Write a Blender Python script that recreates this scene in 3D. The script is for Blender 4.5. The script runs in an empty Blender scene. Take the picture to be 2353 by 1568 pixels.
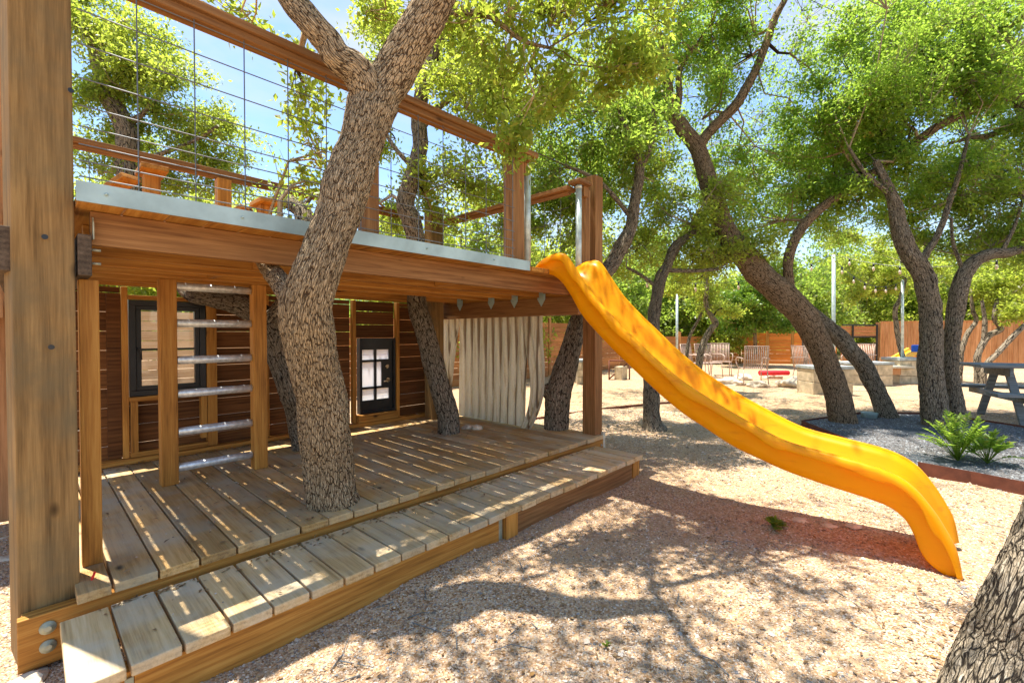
import bpy, bmesh, math, random
import numpy as np
from mathutils import Vector, Matrix, noise
R = math.radians
random.seed(7); rng = np.random.default_rng(7)
sc = bpy.context.scene

# ------------------------------------------------------------------ camera, sky, sun, exposure
# world frame: +X runs along the front of the deck, +Y towards the back wall, z = 0 is the top of the lower deck
FOC, CX, CY, HY = 1045.0, 1176.0, 784.0, 767.0
PITCH = math.atan((CY - HY) / FOC); AZ = math.atan(974 / FOC)
cam = bpy.data.cameras.new('camera'); camo = bpy.data.objects.new('camera', cam)
sc.collection.objects.link(camo); sc.camera = camo
cam.sensor_width = 36; cam.lens = 36 * FOC / 2352; cam.clip_start = .05; cam.clip_end = 2000
camo.location = (0, 0, 1); camo.rotation_euler = (R(90) - PITCH, 0, AZ - R(90))

SUN = Vector((-.08, .215, 1)).normalized()            # direction towards the sun
sun = bpy.data.lights.new('sun', 'SUN'); suno = bpy.data.objects.new('sun', sun)
sc.collection.objects.link(suno); sun.energy = 3.2; sun.angle = R(.53); sun.color = (1, .94, .84)
suno.rotation_euler = SUN.to_track_quat('Z', 'Y').to_euler(); suno.location = (0, 0, 30)

w = bpy.data.worlds.new('World'); sc.world = w; w.use_nodes = True
nt = w.node_tree; nt.nodes.clear()
def nn(t, k, **kw):
    n = t.nodes.new(k)
    for a, b in kw.items(): setattr(n, a, b)
    return n
out = nn(nt, 'ShaderNodeOutputWorld'); bg = nn(nt, 'ShaderNodeBackground'); bg.inputs[1].default_value = .078
sky = nn(nt, 'ShaderNodeTexSky', sky_type='NISHITA', sun_disc=False)
sky.sun_elevation = math.asin(SUN.z); sky.sun_rotation = math.atan2(SUN.x, SUN.y)
sky.air_density = 1.2; sky.dust_density = .35; sky.ozone_density = 4
tc = nn(nt, 'ShaderNodeTexCoord'); mp = nn(nt, 'ShaderNodeMapping'); mp.inputs[3].default_value = (1, 1, 2.6)
mp.inputs[1].default_value = (.3, .5, .1)
cn = nn(nt, 'ShaderNodeTexNoise'); cn.inputs['Scale'].default_value = 1.9; cn.inputs['Detail'].default_value = 9; cn.inputs['Roughness'].default_value = .55
cr = nn(nt, 'ShaderNodeValToRGB'); cr.color_ramp.elements[0].position = .50; cr.color_ramp.elements[1].position = .72
cr.color_ramp.elements[0].color = (0, 0, 0, 1); cr.color_ramp.elements[1].color = (.9, .9, .9, 1)
mx = nn(nt, 'ShaderNodeMix', data_type='RGBA'); mx.inputs[7].default_value = (3.3, 3.4, 3.55, 1)
L = nt.links.new
L(tc.outputs['Generated'], mp.inputs[0]); L(mp.outputs[0], cn.inputs[0]); L(cn.outputs[0], cr.inputs[0])
L(cr.outputs[0], mx.inputs[0]); L(sky.outputs[0], mx.inputs[6]); L(mx.outputs[2], bg.inputs[0]); L(bg.outputs[0], out.inputs[0])

sc.view_settings.view_transform = 'Standard'; sc.view_settings.look = 'None'
sc.view_settings.exposure = 1.9; sc.view_settings.gamma = 1; sc.view_settings.use_curve_mapping = False
try:
    sc.cycles.max_bounces = 9; sc.cycles.diffuse_bounces = 5; sc.cycles.transmission_bounces = 6; sc.cycles.transparent_max_bounces = 12
    sc.cycles.sample_clamp_indirect = 8; sc.cycles.use_denoising = True
except Exception: pass

# ------------------------------------------------------------------ geometry helpers
_fw = np.array([math.cos(AZ) * math.cos(PITCH), math.sin(AZ) * math.cos(PITCH), -math.sin(PITCH)])
_rt = np.array([math.sin(AZ), -math.cos(AZ), 0.]); _up = np.cross(_rt, _fw); EYE = np.array([0, 0, 1.])
GZ = -.25
def at(px, py, x=None, y=None, z=None, d=None):
    """a measured point of the photograph on the plane x, y, z or at depth d"""
    r = (_fw * FOC + _rt * (px - CX) + _up * (CY - py)) / FOC
    t = d if d is not None else x / r[0] if x is not None else y / r[1] if y is not None else (z - 1) / r[2]
    return EYE + r * t
COL = sc.collection
WP = {}                                                # world position of every object I place
def tag(o, label=None, cat=None, group=None, kind=None):
    for k, v in (('label', label), ('category', cat), ('group', group), ('kind', kind)):
        if v: o[k] = v
    return o
def thing(name, loc, label, cat, group=None, rot=(0, 0, 0)):
    o = bpy.data.objects.new(name, None); COL.objects.link(o); o.location = loc; o.rotation_euler = rot
    o.empty_display_size = .2; WP[o.name] = Vector(loc); return tag(o, label, cat, group, 'thing')
def put(name, me, parent=None, loc=(0, 0, 0), rot=(0, 0, 0), scale=(1, 1, 1)):
    """place mesh at WORLD loc, under parent (parents I build in world space are never rotated)"""
    o = bpy.data.objects.new(name, me); COL.objects.link(o)
    WP[o.name] = Vector(loc)
    if parent: o.parent = parent; o.location = Vector(loc) - WP[parent.name]
    else: o.location = loc
    o.rotation_euler = rot; o.scale = scale
    return o
def mesh_np(name, V, F, mat, smooth=False):
    V = np.asarray(V, np.float32); F = np.asarray(F, np.int32); k = F.shape[1]
    me = bpy.data.meshes.new(name); me.vertices.add(len(V)); me.vertices.foreach_set('co', V.ravel())
    me.loops.add(F.size); me.loops.foreach_set('vertex_index', F.ravel())
    me.polygons.add(len(F)); me.polygons.foreach_set('loop_start', np.arange(0, F.size, k, dtype=np.int32))
    me.update(calc_edges=True); me.materials.append(mat)
    if smooth: me.polygons.foreach_set('use_smooth', np.ones(len(F), bool))
    return me
class MB:
    def __init__(s): s.v = []; s.f = []; s.sm = []
    def box(s, a, b):
        (x0, y0, z0), (x1, y1, z1) = a, b; n = len(s.v)
        s.v += [(x0,y0,z0),(x1,y0,z0),(x1,y1,z0),(x0,y1,z0),(x0,y0,z1),(x1,y0,z1),(x1,y1,z1),(x0,y1,z1)]
        s.f += [tuple(n+i for i in q) for q in ((0,3,2,1),(4,5,6,7),(0,1,5,4),(1,2,6,5),(2,3,7,6),(3,0,4,7))]; s.sm += [0]*6
        return s
    def bar(s, p, q, w, h, up=(0, 0, 1)):
        """box from p to q, w wide and h high"""
        p, q, u = Vector(p), Vector(q), Vector(up); d = (q - p).normalized(); r = d.cross(u).normalized() * w / 2; u = r.cross(d).normalized() * h / 2
        n = len(s.v)
        for c in (p, q): s.v += [tuple(c - r - u), tuple(c + r - u), tuple(c + r + u), tuple(c - r + u)]
        s.f += [tuple(n+i for i in t) for t in ((0,1,2,3),(7,6,5,4),(0,4,5,1),(1,5,6,2),(2,6,7,3),(3,7,4,0))]; s.sm += [0]*6
        return s
    def tube(s, pts, rad, k=8, cap=True):
        pts = [Vector(p) for p in pts]; rad = rad if hasattr(rad, '__len__') else [rad] * len(pts)
        n0 = len(s.v); t = (pts[1] - pts[0]).normalized(); a = t.orthogonal().normalized()
        for i, p in enumerate(pts):
            t = (pts[min(i+1, len(pts)-1)] - pts[max(i-1, 0)]).normalized(); a = (a - t * a.dot(t)).normalized(); b = t.cross(a)
            for j in range(k): s.v.append(tuple(p + rad[i] * (a * math.cos(2*math.pi*j/k) + b * math.sin(2*math.pi*j/k))))
        for i in range(len(pts)-1):
            for j in range(k):
                q = n0 + i*k; s.f.append((q+j, q+(j+1)%k, q+k+(j+1)%k, q+k+j)); s.sm.append(1)
        if cap:
            s.f.append(tuple(n0+j for j in reversed(range(k)))); s.f.append(tuple(n0+(len(pts)-1)*k+j for j in range(k))); s.sm += [0, 0]
        return s
    def prism(s, poly, y0, y1, ax='y'):
        n = len(s.v); m = len(poly)
        for y in (y0, y1):
            for a, b in poly: s.v.append({'y': (a, y, b), 'x': (y, a, b), 'z': (a, b, y)}[ax])
        s.f.append(tuple(range(n, n+m))); s.f.append(tuple(reversed(range(n+m, n+2*m)))); s.sm += [0, 0]
        for i in range(m): s.f.append((n+i, n+m+i, n+m+(i+1)%m, n+(i+1)%m)); s.sm.append(0)
        return s
    def mesh(s, name, mat, bevel=0, seg=2, center=True):
        V = np.array(s.v, float); c = (V.min(0) + V.max(0)) / 2 if center else np.zeros(3)
        me = bpy.data.meshes.new(name); me.from_pydata([tuple(p) for p in V - c], [], s.f)
        me.polygons.foreach_set('use_smooth', np.array(s.sm, bool))
        bm = bmesh.new(); bm.from_mesh(me); bmesh.ops.recalc_face_normals(bm, faces=bm.faces)
        if bevel:
            bmesh.ops.bevel(bm, geom=[e for e in bm.edges], offset=bevel, segments=seg, affect='EDGES', profile=.5)
        bm.to_mesh(me); bm.free(); me.materials.append(mat)
        return me, c
    def build(s, name, mat, parent=None, bevel=0, seg=2):
        me, c = s.mesh(name, mat, bevel, seg); return put(name, me, parent, tuple(c))
def box_part(name, a, b, mat, parent=None, bevel=0):
    return MB().box(a, b).build(name, mat, parent, bevel)

# ------------------------------------------------------------------ materials
def mat_new(name):
    m = bpy.data.materials.new(name); m.use_nodes = True; t = m.node_tree; t.nodes.clear()
    o = nn(t, 'ShaderNodeOutputMaterial'); p = nn(t, 'ShaderNodeBsdfPrincipled'); t.links.new(p.outputs[0], o.inputs[0])
    return m, t, p, o
def ramp(t, src, stops, interp='LINEAR'):
    r = nn(t, 'ShaderNodeValToRGB'); e = r.color_ramp.elements; r.color_ramp.interpolation = interp
    while len(e) < len(stops): e.new(.5)
    for i, (p, c) in enumerate(stops): e[i].position = p; e[i].color = (*c, 1) if len(c) == 3 else c
    t.links.new(src, r.inputs[0]); return r.outputs[0]
def noise_tex(t, vec, scale, detail=4, rough=.55, dist=0):
    n = nn(t, 'ShaderNodeTexNoise'); n.inputs['Scale'].default_value = scale; n.inputs['Detail'].default_value = detail
    n.inputs['Roughness'].default_value = rough; n.inputs['Distortion'].default_value = dist
    if vec is not None: t.links.new(vec, n.inputs[0])
    return n.outputs[0]
def mapping(t, vec, scale=(1, 1, 1)):
    m = nn(t, 'ShaderNodeMapping'); m.inputs[3].default_value = scale; t.links.new(vec, m.inputs[0]); return m.outputs[0]
def mixc(t, fac, a, b, mode='MIX'):
    m = nn(t, 'ShaderNodeMix', data_type='RGBA', blend_type=mode)
    for i, s in ((0, fac), (6, a), (7, b)):
        if hasattr(s, 'is_linked'): t.links.new(s, m.inputs[i])
        else: m.inputs[i].default_value = s if i == 0 else (*s, 1)
    return m.outputs[2]
def mth(t, op, a, b=None, c=None):
    m = nn(t, 'ShaderNodeMath', operation=op)
    for i, s in enumerate((a, b, c)):
        if s is None: continue
        if hasattr(s, 'is_linked'): t.links.new(s, m.inputs[i])
        else: m.inputs[i].default_value = s
    return m.outputs[0]
def bump(t, p, h, strength, dist=.01):
    b = nn(t, 'ShaderNodeBump'); b.inputs['Strength'].default_value = strength; b.inputs['Distance'].default_value = dist
    t.links.new(h, b.inputs['Height']); t.links.new(b.outputs[0], p.inputs['Normal'])
def wood(name, dark, mid, light, axis, rough=.75, grain=1., weather=None, knots=True, vary=.25, bumpd=.004):
    m, t, p, o = mat_new(name); tcn = nn(t, 'ShaderNodeTexCoord'); oi = nn(t, 'ShaderNodeObjectInfo')
    off = nn(t, 'ShaderNodeVectorMath', operation='MULTIPLY_ADD')
    off.inputs[1].default_value = (1, 1, 1); t.links.new(tcn.outputs['Object'], off.inputs[0])
    cx = nn(t, 'ShaderNodeCombineXYZ'); k = mth(t, 'MULTIPLY', oi.outputs['Random'], 37.)
    for i in range(3): t.links.new(k, cx.inputs[i])
    t.links.new(cx.outputs[0], off.inputs[2]); v = off.outputs[0]
    s = [30., 30., 30.]; s['xyz'.index(axis)] = 1.7
    g = mapping(t, v, tuple(s)); f1 = noise_tex(t, g, 1.0 * grain, 8, .62, .35)
    s2 = [150., 150., 150.]; s2['xyz'.index(axis)] = 5.
    f2 = noise_tex(t, mapping(t, v, tuple(s2)), 1., 3, .6)
    s3 = [9., 9., 9.]; s3['xyz'.index(axis)] = .9
    wv = nn(t, 'ShaderNodeTexWave', wave_type='RINGS'); wv.inputs['Scale'].default_value = 1.6; wv.inputs['Distortion'].default_value = 5.5
    wv.inputs['Detail'].default_value = 2; wv.inputs['Detail Scale'].default_value = .8
    t.links.new(mapping(t, v, tuple(s3)), wv.inputs[0])
    h = mth(t, 'ADD', mth(t, 'MULTIPLY', f1, .58), mth(t, 'MULTIPLY', f2, .34)); h = mth(t, 'ADD', h, mth(t, 'MULTIPLY', wv.outputs['Fac'], .08))
    c = ramp(t, h, [(.3, dark), (.5, mid), (.7, light)])
    if knots:
        sk = [7., 7., 7.]; sk['xyz'.index(axis)] = 3.2
        vo = nn(t, 'ShaderNodeTexVoronoi'); vo.inputs['Scale'].default_value = .75; t.links.new(mapping(t, v, tuple(sk)), vo.inputs[0])
        kf = ramp(t, vo.outputs['Distance'], [(.03, (1, 1, 1)), (.1, (0, 0, 0))]); c = mixc(t, kf, c, tuple(x * .22 for x in dark))
    if weather:
        wn = noise_tex(t, v, 3.2, 5, .6); wf = ramp(t, wn, [(.42, (0, 0, 0)), (.68, (.8, .8, .8))]); c = mixc(t, wf, c, weather)
    hs = nn(t, 'ShaderNodeHueSaturation'); t.links.new(c, hs.inputs['Color'])
    t.links.new(mth(t, 'ADD', mth(t, 'MULTIPLY', oi.outputs['Random'], vary * 2), 1 - vary), hs.inputs['Value'])
    t.links.new(hs.outputs[0], p.inputs['Base Color']); p.inputs['Roughness'].default_value = rough
    p.inputs['Specular IOR Level'].default_value = .25
    bump(t, p, h, .55, bumpd); return m
ORG = ((.15, .055, .009), (.44, .19, .034), (.60, .32, .075))
M = {}
M['deck'] = wood('deck_wood', (.20, .10, .03), (.50, .295, .105), (.64, .43, .19), 'y', .78, weather=(.44, .38, .26), vary=.22)
M['step'] = wood('step_wood', (.25, .145, .055), (.55, .37, .17), (.70, .52, .29), 'y', .8, weather=(.50, .45, .34), vary=.14)
for a in 'xyz':
    M['org_' + a] = wood('orange_wood_' + a, *ORG, a, .62, vary=.18)
    M['brn_' + a] = wood('brown_wood_' + a, (.11, .043, .014), (.25, .118, .040), (.38, .20, .075), a, .7, vary=.18)
M['post'] = wood('weathered_post', (.085, .045, .014), (.27, .155, .055), (.42, .26, .10), 'z', .85, weather=(.15, .115, .06), vary=.04, bumpd=.008, knots=True)
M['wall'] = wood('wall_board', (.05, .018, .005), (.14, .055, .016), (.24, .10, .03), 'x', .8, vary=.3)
M['side'] = wood('siding', (.22, .09, .03), (.46, .22, .09), (.58, .33, .16), 'z', .7, vary=.12)
M['fence'] = wood('fence_board', (.20, .07, .022), (.42, .17, .055), (.54, .27, .11), 'x', .75, vary=.25, knots=False)
M['fenceb'] = wood('fence_board_stained', (.42, .11, .016), (.66, .21, .03), (.74, .28, .055), 'x', .65, vary=.15, knots=False)
M['fence_lit'] = wood('fence_board_lit', (.55, .30, .13), (.78, .52, .30), (.85, .62, .40), 'x', .75, vary=.1, knots=False)  # sunlit look behind the window is put into this brighter fence colour
M['picket'] = wood('fence_picket', (.26, .10, .03), (.50, .23, .085), (.62, .33, .15), 'z', .75, vary=.22, knots=False)
M['grey'] = wood('grey_wood', (.07, .075, .075), (.18, .19, .19), (.30, .31, .30), 'x', .85, vary=.15)
M['block'] = wood('dark_endgrain', (.03, .02, .014), (.10, .07, .045), (.17, .12, .08), 'y', .8, vary=.1)
M['white_lumber'] = wood('pale_lumber', (.35, .30, .2), (.55, .50, .38), (.66, .62, .5), 'y', .8, vary=.1)
def plain(name, col, rough=.5, metal=0, nz=None, bd=0, spec=.5):
    m, t, p, o = mat_new(name); p.inputs['Roughness'].default_value = rough; p.inputs['Metallic'].default_value = metal
    p.inputs['Specular IOR Level'].default_value = spec
    if nz:
        v = nn(t, 'ShaderNodeTexCoord').outputs['Object']; n = noise_tex(t, v, nz, 6, .6)
        c = ramp(t, n, [(.3, tuple(x * .62 for x in col)), (.7, tuple(min(1, x * 1.25) for x in col))]); t.links.new(c, p.inputs['Base Color'])
        if bd: bump(t, p, n, .6, bd)
    else: p.inputs['Base Color'].default_value = (*col, 1)
    return m
M['galv'] = plain('galvanised_steel', (.40, .53, .52), .55, .15, 3, .0003)
M['pipe'] = plain('galvanised_pipe', (.70, .73, .74), .38, .45, 30, .0003)
M['pole'] = plain('pale_pole', (.52, .60, .57), .45, .35, 12)
M['wire'] = plain('wire', (.16, .165, .17), .5, .6)
M['black'] = plain('black_frame', (.012, .013, .015), .35, 0, 9, .0005)
M['chair'] = plain('painted_metal', (.50, .36, .28), .5, .2, 20)
M['rust'] = plain('rusted_steel', (.17, .055, .03), .8, .2, 12, .001)
M['red'] = plain('red_fabric', (.75, .02, .03), .7, 0, 20)
M['blue'] = plain('blue_plastic', (.01, .10, .62), .4)
M['ytoy'] = plain('yellow_toy', (.85, .48, .01), .4)
M['pink'] = plain('pink_plastic', (.7, .13, .33), .4)
M['bulb'] = plain('bulb_glass', (.75, .6, .45), .1)
M['brass'] = plain('satin_nickel', (.55, .45, .33), .25, .9)
M['stone'] = plain('limestone', (.58, .48, .35), .9, 0, 6, .02)
M['stonew'] = plain('pale_rock', (.62, .52, .38), .9, 0, 9, .008)
M['conc'] = plain('limestone_block', (.56, .46, .30), .9, 0, 7, .01)
M['cap'] = plain('grey_cap', (.34, .38, .37), .7, 0, 9, .002)
M['zinc'] = plain('zinc_plate', (.42, .42, .30), .6, .3, 20)
M['tub'] = plain('grey_tub', (.25, .32, .30), .6, 0, 9)
m, t, p, o = mat_new('glass_pane'); t.nodes.remove(p)
tr = nn(t, 'ShaderNodeBsdfTransparent'); tr.inputs[0].default_value = (.93, .95, .95, 1); gl = nn(t, 'ShaderNodeBsdfGlossy'); gl.inputs['Roughness'].default_value = .03
fr = nn(t, 'ShaderNodeFresnel'); fr.inputs[0].default_value = 1.45; ms = nn(t, 'ShaderNodeMixShader')
t.links.new(fr.outputs[0], ms.inputs[0]); t.links.new(tr.outputs[0], ms.inputs[1]); t.links.new(gl.outputs[0], ms.inputs[2]); t.links.new(ms.outputs[0], o.inputs[0]); M['glass'] = m
m, t, p, o = mat_new('frosted_pane'); p.inputs['Base Color'].default_value = (.8, .83, .86, 1); p.inputs['Roughness'].default_value = .5
tl = nn(t, 'ShaderNodeBsdfTranslucent'); tl.inputs[0].default_value = (.9, .93, .97, 1); ms = nn(t, 'ShaderNodeMixShader'); ms.inputs[0].default_value = .8
t.links.new(p.outputs[0], ms.inputs[1]); t.links.new(tl.outputs[0], ms.inputs[2])
tr = nn(t, 'ShaderNodeBsdfTransparent'); m2 = nn(t, 'ShaderNodeMixShader'); m2.inputs[0].default_value = .45
t.links.new(ms.outputs[0], m2.inputs[1]); t.links.new(tr.outputs[0], m2.inputs[2]); t.links.new(m2.outputs[0], o.inputs[0]); M['frost'] = m
# moulded slide plastic: lets some light through
m, t, p, o = mat_new('slide_plastic'); v = nn(t, 'ShaderNodeTexCoord').outputs['Object']
sn = noise_tex(t, v, 5, 6, .6); scn = noise_tex(t, mapping(t, v, (30, 4, 30)), 1, 4, .7)
c = ramp(t, sn, [(.3, (.98, .47, .001)), (.7, (1., .54, .002))]); c = mixc(t, ramp(t, scn, [(.56, (0, 0, 0)), (.72, (.5, .5, .5))]), c, (.55, .16, .01))
t.links.new(c, p.inputs['Base Color']); p.inputs['Roughness'].default_value = .34; p.inputs['Specular IOR Level'].default_value = .35
bump(t, p, sn, .15, .004)
tl = nn(t, 'ShaderNodeBsdfTranslucent'); tl.inputs[0].default_value = (1., .56, .02, 1); ms = nn(t, 'ShaderNodeMixShader'); ms.inputs[0].default_value = .46
t.links.new(p.outputs[0], ms.inputs[1]); t.links.new(tl.outputs[0], ms.inputs[2]); t.links.new(ms.outputs[0], o.inputs[0]); M['slide'] = m
# curtain cloth
m, t, p, o = mat_new('curtain_cloth'); v = nn(t, 'ShaderNodeTexCoord').outputs['Object']
cn2 = noise_tex(t, mapping(t, v, (5, 30, 1.6)), 1, 8, .72); c = ramp(t, cn2, [(.34, (.34, .23, .12)), (.41, (.70, .58, .40)), (.50, (.84, .77, .62))])
hue = noise_tex(t, mapping(t, v, (20, 120, 90)), 1, 2, .5); c = mixc(t, .2, c, ramp(t, hue, [(.3, (.26, .18, .10)), (.7, (.8, .72, .56))]))
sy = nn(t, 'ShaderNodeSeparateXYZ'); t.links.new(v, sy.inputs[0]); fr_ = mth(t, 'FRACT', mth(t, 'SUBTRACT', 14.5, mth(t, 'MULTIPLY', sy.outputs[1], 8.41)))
fr_ = mth(t, 'ABSOLUTE', mth(t, 'SUBTRACT', fr_, mth(t, 'ADD', .80, mth(t, 'MULTIPLY', cn2, .16)))); c = mixc(t, ramp(t, fr_, [(.05, (.85, .85, .85)), (.15, (0, 0, 0))]), c, (.17, .10, .05))   # dark pleat lines: fold shade painted into the cloth, with brown staining
t.links.new(c, p.inputs['Base Color']); p.inputs['Roughness'].default_value = .95; p.inputs['Specular IOR Level'].default_value = .05; bump(t, p, hue, .3, .002)
tl = nn(t, 'ShaderNodeBsdfTranslucent'); t.links.new(c, tl.inputs[0]); ms = nn(t, 'ShaderNodeMixShader'); ms.inputs[0].default_value = .55
t.links.new(p.outputs[0], ms.inputs[1]); t.links.new(tl.outputs[0], ms.inputs[2]); t.links.new(ms.outputs[0], o.inputs[0]); M['cloth'] = m
def leafmat(name, c1, c2, c3, trans=.45, tcol=(.42, .62, .05)):
    m, t, p, o = mat_new(name); g = nn(t, 'ShaderNodeNewGeometry')
    c = ramp(t, g.outputs['Random Per Island'], [(0, c1), (.5, c2), (.93, c3), (1, (.34, .17, .04))])
    t.links.new(c, p.inputs['Base Color']); p.inputs['Roughness'].default_value = .42; p.inputs['Specular IOR Level'].default_value = .4
    tl = nn(t, 'ShaderNodeBsdfTranslucent'); t.links.new(mixc(t, .62, c, tcol), tl.inputs[0]); ms = nn(t, 'ShaderNodeMixShader'); ms.inputs[0].default_value = trans
    t.links.new(p.outputs[0], ms.inputs[1]); t.links.new(tl.outputs[0], ms.inputs[2]); t.links.new(ms.outputs[0], o.inputs[0]); return m
M['leaf'] = leafmat('oak_leaf', (.06, .10, .014), (.11, .17, .022), (.20, .27, .04), .6, (.58, .80, .10))
M['leafy'] = leafmat('oak_leaf_yellow', (.09, .12, .014), (.17, .20, .025), (.27, .33, .05), .62, (.70, .84, .10))
M['leafg'] = leafmat('bright_leaf', (.07, .12, .014), (.13, .21, .022), (.22, .31, .04), .62, (.58, .84, .10))
M['cedar'] = leafmat('cedar_leaf', (.07, .14, .015), (.12, .22, .02), (.17, .30, .03), .3, (.4, .65, .04))
M['litter'] = leafmat('dry_leaf', (.12, .07, .03), (.25, .15, .07), (.36, .25, .13), .15, (.4, .25, .1))
def barkmat(name, crev, mid, light, lich=(.34, .36, .30)):
    m, t, p, o = mat_new(name); a = nn(t, 'ShaderNodeAttribute'); a.attribute_name = 'bark'; bv = a.outputs['Vector']
    v = nn(t, 'ShaderNodeTexCoord').outputs['Object']; n = noise_tex(t, v, 60, 5, .65); n2 = noise_tex(t, v, 4, 4, .6)
    wn = nn(t, 'ShaderNodeTexNoise'); wn.inputs['Scale'].default_value = 1.1; wn.inputs['Detail'].default_value = 3; t.links.new(bv, wn.inputs[0])
    wr = nn(t, 'ShaderNodeVectorMath', operation='MULTIPLY_ADD'); wr.inputs[1].default_value = (.75, .75, .55); t.links.new(wn.outputs['Color'], wr.inputs[0]); t.links.new(bv, wr.inputs[2])
    def ed(scale):
        q = nn(t, 'ShaderNodeTexVoronoi', feature='DISTANCE_TO_EDGE'); q.inputs['Scale'].default_value = scale; t.links.new(wr.outputs[0], q.inputs[0]); return q.outputs['Distance']
    e1 = ramp(t, ed(1.0), [(.0, (0, 0, 0)), (.12, (1, 1, 1))], 'EASE'); e2 = ramp(t, ed(2.3), [(.0, (.55, .55, .55)), (.10, (1, 1, 1))])
    e = mth(t, 'MULTIPLY', e1, e2); cell = nn(t, 'ShaderNodeTexVoronoi'); t.links.new(wr.outputs[0], cell.inputs[0]); sp = nn(t, 'ShaderNodeSeparateColor'); t.links.new(cell.outputs['Color'], sp.inputs[0])
    tone = mth(t, 'ADD', mth(t, 'MULTIPLY', n, .75), mth(t, 'MULTIPLY', sp.outputs[0], .18))
    c = ramp(t, tone, [(.28, tuple(x * .62 for x in mid)), (.5, mid), (.72, light)]); c = mixc(t, ramp(t, n2, [(.55, (0, 0, 0)), (.75, (.5, .5, .5))]), c, lich)
    c = mixc(t, ramp(t, e, [(.15, (1, 1, 1)), (.62, (0, 0, 0))]), c, crev)
    t.links.new(c, p.inputs['Base Color']); p.inputs['Roughness'].default_value = .92; p.inputs['Specular IOR Level'].default_value = .15
    bump(t, p, mth(t, 'ADD', mth(t, 'MULTIPLY', e, .8), mth(t, 'MULTIPLY', n, .45)), 1., .012); return m
M['barkm'] = barkmat('bark_tan', (.07, .040, .020), (.50, .37, .22), (.70, .58, .40), (.56, .45, .30))
M['bark'] = barkmat('bark_brown', (.03, .019, .011), (.30, .20, .115), (.52, .41, .28), (.33, .28, .20))
M['barkg'] = barkmat('bark_grey', (.028, .021, .015), (.30, .24, .165), (.56, .49, .38), (.37, .34, .28))
# ground
m, t, p, o = mat_new('gravel_ground'); g = nn(t, 'ShaderNodeNewGeometry').outputs['Position']
vo = nn(t, 'ShaderNodeTexVoronoi'); vo.inputs['Scale'].default_value = 95; t.links.new(g, vo.inputs[0])
vo2 = nn(t, 'ShaderNodeTexVoronoi'); vo2.inputs['Scale'].default_value = 48; t.links.new(g, vo2.inputs[0])
sep = nn(t, 'ShaderNodeSeparateColor'); t.links.new(vo.outputs['Color'], sep.inputs[0])
c = ramp(t, sep.outputs[0], [(0, (.22, .115, .045)), (.3, (.47, .295, .16)), (.6, (.58, .40, .245)), (.85, (.68, .54, .37)), (1, (.30, .26, .23))])
dirt = noise_tex(t, g, .9, 8, .65); dirt2 = noise_tex(t, g, 5., 6, .7)
c = mixc(t, ramp(t, dirt, [(.42, (0, 0, 0)), (.6, (.75, .75, .75))]), c, (.48, .32, .18))
c = mixc(t, ramp(t, dirt2, [(.52, (0, 0, 0)), (.72, (.6, .6, .6))]), c, (.27, .16, .085))
t.links.new(c, p.inputs['Base Color']); p.inputs['Roughness'].default_value = .95; p.inputs['Specular IOR Level'].default_value = .1
bump(t, p, mth(t, 'ADD', vo.outputs['Distance'], mth(t, 'MULTIPLY', dirt2, .5)), .8, .012); M['ground'] = m
def pebmat(name, stops):
    m, t, p, o = mat_new(name); g = nn(t, 'ShaderNodeNewGeometry'); c = ramp(t, g.outputs['Random Per Island'], stops)
    n = noise_tex(t, g.outputs['Position'], 260, 2, .5); c = mixc(t, .22, c, ramp(t, n, [(.3, (.1, .07, .05)), (.7, (.8, .7, .6))]))
    t.links.new(c, p.inputs['Base Color']); p.inputs['Roughness'].default_value = .8; p.inputs['Specular IOR Level'].default_value = .2; return m
M['peb'] = pebmat('pea_gravel', [(0, (.08, .05, .03)), (.18, (.30, .165, .075)), (.42, (.48, .31, .18)), (.68, (.60, .44, .30)), (.85, (.73, .64, .52)), (.93, (.62, .30, .09)), (.955, (.30, .31, .31)), (1, (.08, .09, .11))])
M['bedpeb'] = pebmat('blue_grey_gravel', [(0, (.012, .018, .026)), (.5, (.03, .042, .056)), (.8, (.07, .09, .11)), (1, (.26, .30, .33))])
M['bed'] = plain('bed_gravel', (.04, .05, .06), .9, 0, 70, .01)
m, t, p, o = mat_new('hill_scrub'); g = nn(t, 'ShaderNodeNewGeometry').outputs['Position']
c = ramp(t, noise_tex(t, g, .8, 9, .7), [(.35, (.03, .06, .012)), (.65, (.14, .22, .04))]); t.links.new(c, p.inputs['Base Color']); p.inputs['Roughness'].default_value = 1; M['hill'] = m

# ------------------------------------------------------------------ ground
def gz(x, y):
    x = np.asarray(x, float); y = np.asarray(y, float)
    h = GZ + .085 * np.exp(-(((x - 2.9) / .9) ** 2 + ((y + .1) / .8) ** 2))
    h = h + .006 * np.sin(x * 9.1 + 2 * np.sin(y * 4.3)) * np.sin(y * 8.3 + 1.7 * np.sin(x * 3.9)) + .012 * np.sin(x * 2.1 + 1.3) * np.cos(y * 1.7) + .008 * np.sin(x * 5.3 + y * 3.1)
    return h
def grid(name, xs, ys, fz, mat):
    X, Y = np.meshgrid(xs, ys, indexing='ij'); Z = fz(X, Y); V = np.stack([X, Y, Z], -1).reshape(-1, 3)
    a, b = len(xs), len(ys); i, j = np.meshgrid(np.arange(a-1), np.arange(b-1), indexing='ij'); q = (i*b + j).ravel()
    return put(name, mesh_np(name, V, np.stack([q, q+b, q+b+1, q+1], -1), mat, True))
def spread(lo, hi, c, n):
    u = np.linspace(-1, 1, n); s = np.sign(u) * np.abs(u) ** 3; return np.where(s < 0, c + s * (c - lo), c + s * (hi - c))
def axis(c0, c1, n):
    far = np.geomspace(.3, 450, 26); return np.concatenate([c0 - far[::-1], np.linspace(c0, c1, n), c1 + far])
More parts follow.
